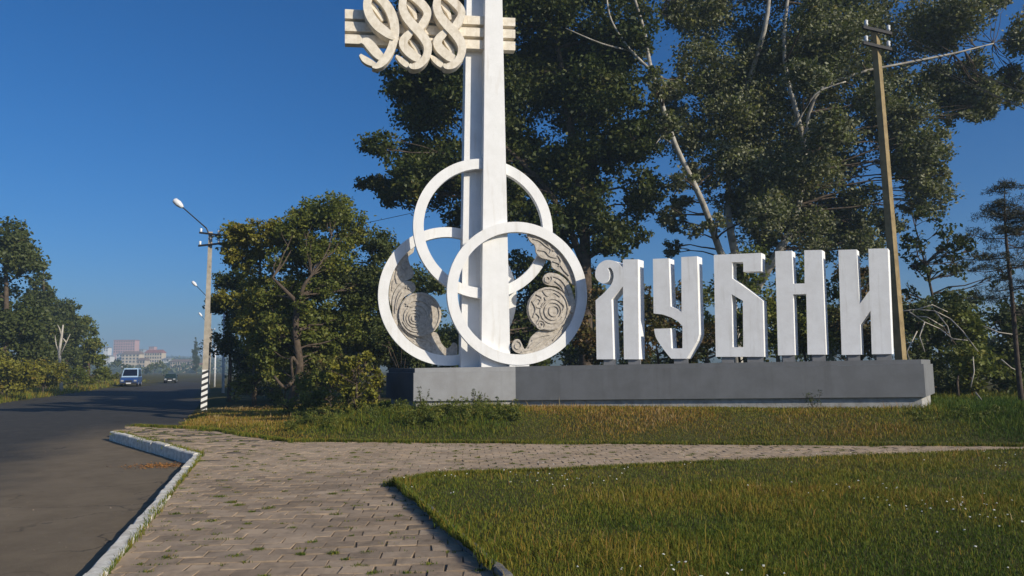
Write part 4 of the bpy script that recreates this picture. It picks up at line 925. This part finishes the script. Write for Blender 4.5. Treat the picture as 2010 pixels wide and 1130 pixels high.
# near lawn
def scatter_view(n, y0, y1, poly, pw=1.6, margin=1.06):
    u = rs.uniform(0, 1, n); y = (y0 ** (1 - pw) + u * (y1 ** (1 - pw) - y0 ** (1 - pw))) ** (1 / (1 - pw)) if pw != 1 else y0 * (y1 / y0) ** u
    x = rs.uniform(-.78 * margin, .78 * margin, n) * y
    k = inside(x, y, poly) if poly is not None else np.ones(n, bool)
    return x[k], y[k]
def lawn_field(x, y):
    a = fbm(x, y, 1.1, 5); b_ = fbm(x, y, .45, 6); return a, b_
x, y = scatter_view(440000, 4.6, 16.5, lawn_poly, 1.2)
# creep over the edges a little
a, b_ = lawn_field(x, y)
keep = rs.uniform(size=len(x)) < .75 + .25 * np.clip(a * 2, -1, 1)
x, y, a, b_ = x[keep], y[keep], a[keep], b_[keep]
h = (.032 + .035 * sstep(-.2, .5, a) + .016 * b_) * rs.uniform(.5, 1.5, len(x)); h = np.clip(h, .025, .3)
tall = rs.uniform(size=len(x)) < .025 + .03 * sstep(2.5, -1, x) * sstep(11, 7, y); h = np.where(tall, h * rs.uniform(1.4, 2.6, len(x)), h)
tint = .31 + .30 * b_ + .24 * a + .16 * fbm(x, y, 3.0, 26) + .10 * sstep(3, -1, x) + .12 * sstep(9, 13, y) + rs.normal(0, .13, len(x)) + np.where(tall, .3, 0) - .06 * sstep(9, 5, y)
V, F, T = grass_blades(x, y, np.full(len(x), .03), h, rs.uniform(.0022, .0045, len(x)) * (.6 + y * .055), np.clip(tint, 0, 1), rs, .8)
o = np_mesh('lawn_grass', V, F, 'grass_blade', None, T); tag(o, 'rough lawn of short green and straw grass in front of the path', 'grass', kind='stuff')
# turf sheet under the lawn
lawn_m = MB().prism([[Vector((px_, py_, .03)) for px_, py_ in lawn_poly]], (0, 0, -.12)).obj('lawn', 'soil'); struct(lawn_m)
# bank
bank_poly = [P2(p) for p in EDGE] + [(24, 24), (14, 30), (-6, 34), (-13, 33), (-13.5, 26)]
x, y = scatter_view(420000, 15, 34, bank_poly, 1.9)
base_poly = [(p.x, p.y) for p in (BL, BM_, BR, KR, KM, KL)]
n_ = NR.x * x + NR.y * y
bf = np.interp(x, [KL.x, BL.x, BM_.x, BR.x, KR.x], [KL.y, BL.y, BM_.y, BR.y, KR.y])
hid = (x > KL.x) & (x < KR.x) & (y > bf)      # ground that the base covers or hides
k = ~hid & (n_ > -1.5 + .5 * fbm(x, y, 1.2, 9)) & (rs.uniform(size=len(x)) < .68); x, y = x[k], y[k]
a, b_ = fbm(x, y, .9, 15), fbm(x, y, .35, 16)
d = y - np.interp(x, [p.x for p in EDGE], [p.y for p in EDGE])
green = sstep(.8, -.8, x) * sstep(-6.5, -4.5, x)              # tall green weeds left of the grey block
strip = sstep(9, 11, x)
mix = fbm(x, y, 2.2, 25)
h = (.05 + .04 * a + .03 * mix + .08 * green * sstep(.3, 1.8, d) * (.7 + .5 * mix) + .05 * strip) * rs.gamma(6, 1 / 6, len(x)) * sstep(-.3, .8, d); h = np.clip(h, .03, .6)
stalk = rs.uniform(size=len(x)) < .02; h = np.where(stalk, h * 2.0, h)
tint = .68 + .36 * b_ + .32 * a + .16 * mix - .48 * green * sstep(.0, 1.0, d + .5 * a + .5 * mix) - .42 * strip - .26 * sstep(1.2, .2, d) * (x > -4) + rs.normal(0, .11, len(x)) - .12 * sstep(-6, -9, x) * sstep(1.2, .3, d)
tint = tint - .3 * (rs.uniform(size=len(x)) < .22) + .25 * stalk
V, F, T = grass_blades(x, y, ground_z(x, y), h, rs.uniform(.004, .008, len(x)) * (y / 16), np.clip(tint, 0, 1), rs, .75)
o = np_mesh('bank_grass', V, F, 'grass_blade', None, T); tag(o, 'dry ochre and green grass on the bank below the sign', 'grass', kind='stuff')
# mixed leafy weeds among the tall grass left of the base
cl = []; r_ = random.Random(404)
for k in range(250):
    px = r_.uniform(560, 1020) if k < 235 else r_.uniform(1780, 1990); Y = r_.uniform(18.0, 24) if px < 800 else r_.uniform(17.6, 19.6)
    if px > 1020: Y = r_.uniform(16.3, 17.4)
    p = at_y(px, 800, Y); x_, y_ = p.x, p.y
    if bool(inside(np.array([x_]), np.array([y_]), base_poly)[0]): continue
    z0 = gz(x_, y_); h_ = r_.uniform(.1, .42) * (1 if px < 1020 else .35); w_ = r_.uniform(.07, .16)
    for q in range(3): cl.append((x_ + r_.gauss(0, .05), y_ + r_.gauss(0, .05), z0 + h_ * (q + .5) / 3, w_ * (1.1 - .25 * q), r_.gauss(-.05, .2)))
V, F, T = leaf_cloud(cl, 3600, .035, aspect=.28, sprigs=12, rs=np.random.default_rng(61))
o = np_mesh('weed_patch', V, F, 'leaf_mid', None, T); tag(o, 'leafy green weeds standing in the grass before the base', 'weeds', kind='stuff')
# far verge and fields along the road
x, y = scatter_view(200000, 30, 130, None, 2.0); n_ = NR.x * x + NR.y * y
k = ((n_ < -12.3 + .5 * fbm(x, y, .8, 10)) & (n_ > -30)); x, y = x[k], y[k]
h = rs.uniform(.15, .5, len(x)); tint = .48 + .3 * fbm(x, y, .3, 17) + rs.normal(0, .14, len(x))
V, F, T = grass_blades(x, y, ground_z(x, y), h, rs.uniform(.01, .02, len(x)) * (y / 45), np.clip(tint, 0, 1), rs)
o = np_mesh('verge_grass', V, F, 'grass_blade', None, T); tag(o, 'tall yellowish grass on the verge across the road', 'grass', kind='stuff')
# tufts in the joints of the paving
jx = []; jy = []
for k in range(len(cells)):
    if rs.uniform() < .42:
        cx, cy = cells[k][0], cells[k][1]; big = rs.uniform() < .35
        u, v = (-.5, -.5) if big else ((rs.choice([-.5, .5]), rs.uniform(-.5, .5)) if rs.uniform() < .3 else (rs.uniform(-.5, .5), .5))
        L = rs.integers(40, 130) if big else rs.integers(6, 40); s_ = rs.uniform(.02, .042) if big else rs.uniform(.012, .05)
        qx = cx + (u * TW) * ca_ - (v * TD) * sa_; qy = cy + u * TW * sa_ + v * TD * ca_
        jx.append(qx + rs.normal(0, s_ * (1.0 if big else 1.5), L)); jy.append(qy + rs.normal(0, s_ * (.9 if big else .25), L))
x = np.concatenate(jx); y = np.concatenate(jy); k = inside(x, y, path_poly); x, y = x[k], y[k]
V, F, T = grass_blades(x, y, np.zeros(len(x)) - .01, rs.uniform(.008, .035, len(x)), rs.uniform(.003, .006, len(x)), np.clip(.25 + rs.normal(0, .2, len(x)), 0, 1), rs, .9)
o = np_mesh('joint_weeds', V, F, 'grass_blade', None, T); tag(o, 'small weeds sprouting from the joints of the paving', 'weeds', kind='stuff')
# turf creeping over path edges, kerb foot and edging
ex = []; ey = []; ez = []
def along(a, b_, n, spread, z):
    t_ = rs.uniform(0, 1, n); a, b_ = np.array(a), np.array(b_); p = a + (b_ - a) * t_[:, None] + rs.normal(0, spread, (n, 2)) * np.clip(.4 + fbm(t_ * 9, t_ * 3, 2.0, int(n) % 17), .1, 1)[:, None]
    ex.append(p[:, 0]); ey.append(p[:, 1]); ez.append(np.full(n, z))
for i in range(2, 6): along(P2(LAWN[i]), P2(LAWN[i + 1]), 4500, .10, .0)
along(P2(LAWN[1]), P2(LAWN[2]), 2500, .05, .06)
for i in range(2, 4): along(P2(EDGE[i]), P2(EDGE[i + 1]), 5000, .12, 0)
along(P2(EDGE[1]), P2(EDGE[2]), 5000, .16, 0); along(P2(EDGE[0]), P2(EDGE[1]), 3000, .2, 0)
along(P2(KERB[0]), P2(KERB[1]), 1200, .03, 0); along(P2(KERB[1]), P2(KERB[2]), 1500, .12, 0)
x, y, z = (np.concatenate(v) for v in (ex, ey, ez))
V, F, T = grass_blades(x, y, z, rs.uniform(.02, .10, len(x)), rs.uniform(.003, .006, len(x)) * (.5 + y * .06), np.clip(.36 + rs.normal(0, .2, len(x)), 0, 1), rs, .7)
o = np_mesh('edge_grass', V, F, 'grass_blade', None, T); tag(o, 'ragged grass creeping over the edges of the paved path', 'grass', kind='stuff')
# white lawn flowers
x, y = scatter_view(6000, 5.2, 14, lawn_poly, 1.2); k = rs.uniform(size=len(x)) < .42 * sstep(-.15, .5, fbm(x, y, .8, 33)) * (1 - sstep(.5, 6, x) * .7); x, y = x[k], y[k]
V = []; F = []; T = []
for i in range(len(x)):
    zc = .03 + rs.uniform(.10, .2); s_ = rs.uniform(.008, .015); q = len(V)
    for e in range(5): V.append((x[i] + math.cos(e * 1.2566) * s_, y[i] + math.sin(e * 1.2566) * s_, zc + rs.uniform(-.006, .006)))
    V.append((x[i], y[i], zc + .008)); T += [.2 + rs.uniform(0, .6)] * 6
    for e in range(5): F.append((q + e, q + (e + 1) % 5, q + 5))
o = np_mesh('lawn_flowers', np.array(V), np.array(F), 'petal', None, T); tag(o, 'tiny white flowers dotted through the lawn', 'flowers', kind='stuff')
# fallen leaves at the kerb corner
c0 = KERB[1]; n = 620; x = c0.x - .75 + rs.normal(0, .30, n); y = c0.y - .1 + rs.normal(0, .2, n)
V = []; F = []; T = []
for i in range(n):
    s_ = rs.uniform(.012, .03); a_ = rs.uniform(0, 6.28); q = len(V)
    for e in range(4): V.append((x[i] + math.cos(a_ + e * 1.57) * s_ * (1 if e % 2 else .6), y[i] + math.sin(a_ + e * 1.57) * s_ * (1 if e % 2 else .6), ROAD_Z + .008 + rs.uniform(0, .02)))
    F.append((q, q + 1, q + 2, q + 3)); T += [rs.uniform(0, 1)] * 4
o = np_mesh('fallen_leaves', np.array(V), np.array(F), 'litter', None, T); tag(o, 'drift of orange fallen leaves in the corner of the white kerb', 'leaves', kind='stuff')
# grit and pebbles lying on the layby
x, y = scatter_view(1500, 5, 19, None, 1.1); n_ = NR.x * x + NR.y * y; k = (n_ < -.7) & (n_ > -9) & ~inside(x, y, path_poly); x, y = x[k], y[k]
# keep to the road side of the kerb
A, B = KERB[0], KERB[1]; k = ((B.x - A.x) * (y - A.y) - (B.y - A.y) * (x - A.x)) > .25; x, y = x[k], y[k]
V = []; F = []
for i_ in range(len(x)):
    s_ = rs.gamma(2.0, .0028) + .003; q = len(V); ang_ = rs.uniform(0, 6.28)
    for e in range(4): V.append((x[i_] + math.cos(ang_ + e * 1.57) * s_ * rs.uniform(.7, 1.2), y[i_] + math.sin(ang_ + e * 1.57) * s_ * rs.uniform(.7, 1.2), ROAD_Z - .002))
    V.append((x[i_], y[i_], ROAD_Z + s_ * .9))
    for e in range(4): F.append((q + e, q + (e + 1) % 4, q + 4))
o = np_mesh('gravel', np.array(V), np.array(F), 'grit'); tag(o, 'loose grit and pebbles on the dusty layby', 'gravel', kind='stuff')
# tall weeds
def weed(px, py, Y, hh, lab, seed):
    r = random.Random(seed); p = at_y(px, py, Y); z0 = gz(p.x, p.y); t = thing('weed', (p.x, p.y, z0), lab, 'plant', 'tall weeds before the base')
    mb = MB(); cl = []
    for k in range(4):
        e = Vector((p.x + r.uniform(-.2, .2), p.y + r.uniform(-.1, .1), z0 + hh * r.uniform(.7, 1))); pts = bent(Vector((p.x, p.y, z0 - .05)), e, 5, .1, r); mb.tube(pts, [.009, .008, .007, .006, .005, .003], 5, False)
        for q in pts[2:]: cl.append((q.x, q.y, q.z, .09, -.1))
    mb.obj('stem', 'bark', t); V, F, T = leaf_cloud(cl, 900, .045, aspect=.22, sprigs=10, rs=np.random.default_rng(seed)); np_mesh('leaves', V, F, 'leaf_far', t, T)
weed(832, 795, 19.4, .62, 'tall dark weed against the left corner of the lighter base section', 1)
weed(930, 795, 19.7, .55, 'feathery weed before the middle of the lighter base section', 2)
weed(948, 797, 19.6, .4, 'short weed beside the feathery one before the lighter base section', 3)
weed(1598, 790, 18.2, .5, 'thin weed before the darker part of the base', 4)

# ------------------------------------------------------------ vehicles on the road
def vehicle(px, py, label, cat, name, W_, L_, prof, cabin, matb, matu, wheel_r, van):
    p = at_z(px, py, ROAD_Z); t = thing(name, (p.x, p.y, ROAD_Z), label, cat)
    U = -UR; Sd = Vector((U.y, -U.x, 0)); Zv = Vector((0, 0, 1)); o = Vector((p.x, p.y, ROAD_Z)) + UR * (L_ / 2)
    def pt(f, s_, z): return o + U * f + Sd * s_ + Zv * z
    def body(pr, wb, wt, mat, nm, par):
        zs = [z for _, z in pr]; z0, z1 = min(zs), max(zs); V = []; n = len(pr)
        for s_ in (-1, 1):
            for f, z in pr: V.append(pt(f, s_ * (wb + (wt - wb) * (z - z0) / max(z1 - z0, .01)) / 2, z))
        F = [tuple(range(n)), tuple(range(2 * n - 1, n - 1, -1))] + [(i, i + n, (i + 1) % n + n, (i + 1) % n) for i in range(n)]
        ob = MB().add(V, F).obj(nm, mat, par); bv = ob.modifiers.new('bevel', 'BEVEL'); bv.width = .05; bv.segments = 2; return ob
    b_ = body(prof, W_, W_ * .97, matb, 'body', t); c_ = body(cabin, W_ * .96, W_ * .8, matu, 'cabin', t)
    # windscreen: on the front slope of the cabin
    fr = sorted(cabin, key=lambda q: -q[0]); f0 = max((q for q in cabin if q[1] == min(z for _, z in cabin)), key=lambda q: q[0]); f1 = max((q for q in cabin if q[1] == max(z for _, z in cabin)), key=lambda q: q[0])
    nrm = Vector((0, 0, 0)); d = (pt(f1[0], 0, f1[1]) - pt(f0[0], 0, f0[1])); nrm = (U * d.z - Zv * d.dot(U)).normalized()
    a = .14; e = .86; z0, z1 = f0[1], f1[1]
    qd = []
    for tt, ss in ((a, -1), (a, 1), (e, 1), (e, -1)):
        ww = (W_ * .96 + (W_ * .8 - W_ * .96) * tt) / 2 - .1; qd.append(pt(f0[0], 0, f0[1]) + d * tt + Sd * (ss * ww) + nrm * .012)
    MB().prism([qd], nrm * -.03).obj('windscreen', 'glass_dark', t)
    for s_ in (-1, 1):
        hl = pt(prof_front(prof, .32) + .0, s_ * W_ * .36, .72 if van else .6)
        MB().box(hl, (.05, .15, .09), (U, Sd, Zv)).obj('headlight', 'headlight_glass', t)
        # side windows
        zs0, zs1 = z0 + .12, z1 - .14
        q = []
        for f_, z in ((min(c[0] for c in cabin) + .35, zs0), (f0[0] - .35, zs0), (f1[0] - .15, zs1), (min(c[0] for c in cabin) + .45, zs1)):
            ww = (W_ * .96 + (W_ * .8 - W_ * .96) * (z - z0) / (z1 - z0)) / 2 + .008; q.append(pt(f_, s_ * ww, z))
        MB().prism([q], Sd * (-s_ * .02)).obj('side_window', 'glass_dark', t)
        for f_ in (L_ * .31, -L_ * .31):
            w = MB().tube([pt(f_, s_ * (W_ / 2 - .22), wheel_r), pt(f_, s_ * (W_ / 2 + .01), wheel_r)], wheel_r, 16).obj('wheel', 'rubber', t)
            MB().tube([pt(f_, s_ * (W_ / 2 - .02), wheel_r), pt(f_, s_ * (W_ / 2 + .02), wheel_r)], wheel_r * .55, 12).obj('rim', 'chrome', w)
        MB().box(pt(f0[0] - .1, s_ * (W_ / 2 + .1), z0 + .2), (.04, .09, .12), (U, Sd, Zv)).obj('mirror', 'dark_metal', t)
    MB().box(pt(prof_front(prof, .3) + .03, 0, .42), (.07, W_ / 2 - .04, .1), (U, Sd, Zv)).obj('bumper', 'dark_metal', t)
    MB().box(pt(prof_front(prof, .3) + .01, 0, .68), (.04, W_ * .2, .08), (U, Sd, Zv)).obj('grille', 'dark_metal', t)
    MB().box(pt(prof_front(prof, .3) + .105, 0, .43), (.006, .26, .06), (U, Sd, Zv)).obj('number_plate', 'plate_white', t)
def prof_front(pr, z): return max(f for f, _ in pr)
vehicle(252, 759, 'blue van with a pale upper half driving towards the monument', 'van', 'van', 1.9, 4.9, [(-2.45, .3), (2.4, .3), (2.45, .75), (2.2, 1.02), (1.6, 1.12), (-2.45, 1.12)], [(-2.4, 1.12), (1.65, 1.12), (.72, 2.12), (.66, 2.2), (-2.35, 2.2)], 'van_blue', 'van_pale', .34, True)
vehicle(333, 752, 'small dark car following on the road behind the blue van', 'car', 'car', 1.65, 4.1, [(-2.05, .25), (2.0, .25), (2.05, .6), (1.9, .82), (.9, .92), (-1.9, .95), (-2.05, .7)], [(-1.7, .93), (.95, .93), (.25, 1.4), (-1.1, 1.42)], 'car_green', 'car_green', .3, False)

# ------------------------------------------------------------ distant hill and town
hx = np.linspace(-1500, 1300, 90); hy = np.linspace(380, 1900, 50)
HX, HY = np.meshgrid(hx, hy)
def hill_z(x, y): return -2.0 + 26 * sstep(430, 900, y) * (.75 + .25 * np.sin(x * .006 + 1)) + 14 * sstep(900, 1600, y) + 4 * fbm(x, y, .01, 44) * sstep(430, 700, y)
HZ = hill_z(HX, HY)
ii = np.arange(HX.size).reshape(HX.shape)
hl = np_mesh('hill', np.stack([HX, HY, HZ], -1).reshape(-1, 3), np.stack([ii[:-1, :-1], ii[:-1, 1:], ii[1:, 1:], ii[1:, :-1]], -1).reshape(-1, 4), 'far_hill'); struct(hl)
hl.data.polygons.foreach_set('use_smooth', [True] * len(hl.data.polygons))
def building(x0, x1, ytop, ybot, Y, wall, roof, label, gable=True, floors=3, cols=6):
    a, b_ = at_y(x0, ybot, Y), at_y(x1, ybot, Y); zt_ = at_y(x0, ytop, Y).z; zb = min(float(hill_z(a.x, Y)), a.z) - 3; dp = max(8.0, (b_.x - a.x) * .4)
    t = thing('building', ((a.x + b_.x) / 2, Y + dp / 2, zb), label, 'building', 'houses of the distant town'); cx, hw = (a.x + b_.x) / 2, (b_.x - a.x) / 2
    rh = (zt_ - a.z) * (.25 if gable else .05); zw = zt_ - rh
    MB().box((cx, Y + dp / 2, (zb + zw) / 2), (hw, dp / 2, (zw - zb) / 2)).obj('wall', wall, t)
    if gable:
        V = [(cx - hw - .5, Y - .5, zw), (cx + hw + .5, Y - .5, zw), (cx + hw + .5, Y + dp + .5, zw), (cx - hw - .5, Y + dp + .5, zw), (cx - hw * .9, Y + dp / 2, zt_), (cx + hw * .9, Y + dp / 2, zt_)]
        MB().add(V, [(0, 1, 5, 4), (1, 2, 5), (2, 3, 4, 5), (3, 0, 4), (3, 2, 1, 0)]).obj('roof', roof, t)
    else: MB().box((cx, Y + dp / 2, zw + rh / 2 + .02), (hw + .3, dp / 2 + .3, rh / 2)).obj('roof', roof, t)
    fh = (zw - a.z) / floors; cw = 2 * hw / cols
    for f in range(floors):
        for c in range(cols):
            MB().box((cx - hw + (c + .5) * cw, Y - .03, a.z + (f + .55) * fh), (cw * .26, .12, fh * .28)).obj('window', 'town_window', t)
bl = [(222, 264, 667, 693, 880, 'town_pink', 'roof_red', 'large pink apartment block highest in the distant town', False, 5, 9),
      (238, 273, 689, 713, 640, 'town_cream', 'roof_brown', 'cream house with a brown roof below the pink block', True, 3, 5),
      (283, 317, 686, 712, 660, 'town_cream', 'roof_red', 'cream town building with a red roof and long window rows', True, 3, 7),
      (334, 371, 705, 724, 560, 'town_tan', 'roof_brown', 'long low tan building at the far end of the road', True, 2, 8),
      (317, 330, 702, 716, 610, 'town_white', 'roof_grey', 'small white house between the red-roofed and the tan building', True, 2, 3),
      (203, 212, 680, 690, 860, 'town_white', 'roof_grey', 'tiny white house left of the pink block', True, 2, 2),
      (205, 216, 697, 706, 700, 'town_white', 'roof_grey', 'white house beside the last far tree', True, 2, 3),
      (228, 240, 692, 706, 650, 'town_white', 'roof_grey', 'white gabled house left of the cream house', True, 2, 2),
      (268, 284, 702, 722, 560, 'town_tan', 'roof_brown', 'tan house behind the blue van', True, 2, 3),
      (375, 398, 712, 726, 520, 'town_cream', 'roof_red', 'low cream building beside the striped lamp pole', True, 2, 4),
      (345, 366, 716, 728, 470, 'town_cream', 'roof_brown', 'small cream shed in front of the tan building', True, 1, 4),
      (268, 281, 685, 697, 900, 'town_grey', 'roof_grey', 'grey block behind the cream houses', False, 3, 4),
      (292, 302, 680, 690, 930, 'town_pink', 'roof_red', 'small pinkish block above the red roof', False, 2, 3)]
for q in bl: building(*q)
# wooded slopes of the far hill, reads as one mass
cl = []; r_ = random.Random(77)
for k in range(420):
    Yq = r_.uniform(430, 1300); px = r_.uniform(150, 480); p = at_y(px, 720, Yq); z0 = float(hill_z(p.x, Yq)); h_ = r_.uniform(3, 6)
    blocked = any(q[0] - 2 < px < q[1] + 2 and Yq < q[4] + 4 and at_y(px, q[2], q[4]).z > 0 and Yq > 520 and r_.random() < .9 for q in bl)
    if blocked: continue
    cl.append((p.x, Yq, z0 + h_ * .5, h_, r_.gauss(0, .1)))
V, F, T = leaf_cloud(cl, 4, 1.1, sprigs=4, sprig=.4, rs=np.random.default_rng(9)); o = np_mesh('far_woods', V, F, 'leaf_far', None, T); tag(o, 'hazy wooded slopes around the distant town', 'woods', kind='stuff')
poplar(384, 300, 664, 9, 'dark columnar poplars beside the lamp pole before the town', 27, 722)
cl = [C(300, 722, 300, 8), C(312, 718, 300, 9), C(285, 724, 300, 8), C(232, 716, 260, 9), C(245, 722, 260, 8), C(325, 726, 300, 6)]
b_ = root_at(300, 300); tree('shrub', b_, [[(b_[0], b_[1], b_[2] - .1, .1), (b_[0], b_[1], b_[2] + 1.5, .08), (b_[0], b_[1], b_[2] + 2, .05)]], jit(cl[:3] + cl[5:], 3, 2, 2), 'green hedge mass at the road end before the town', 'leaf_mid', 'bark', 60, .35, seed=28)
b_ = root_at(238, 260); tree('shrub', b_, [[(b_[0], b_[1], b_[2] - .1, .1), (b_[0], b_[1], b_[2] + 1.5, .08), (b_[0], b_[1], b_[2] + 2, .05)]], jit(cl[3:5], 3, 2, 2), 'dark bush behind the roof of the blue van', 'leaf_far', 'bark', 60, .35, seed=29)

# ------------------------------------------------------------ haze in the air
m = bpy.data.materials.new('haze_air'); m.use_nodes = True; nt = m.node_tree
for n in list(nt.nodes): nt.nodes.remove(n)
out = nd(nt, 'ShaderNodeOutputMaterial'); pv = nd(nt, 'ShaderNodeVolumePrincipled'); pv.inputs['Density'].default_value = .0008; pv.inputs['Color'].default_value = (.58, .80, 1.0, 1); pv.inputs['Anisotropy'].default_value = .0
nt.links.new(pv.outputs[0], out.inputs['Volume']); MATS['haze_air'] = m
hz = MB().box((0, 350, 26), (1600, 1950, 30)).obj('haze', 'haze_air'); hz['kind'] = 'stuff'; hz['label'] = 'thin bluish haze over the far town'; hz['category'] = 'haze'
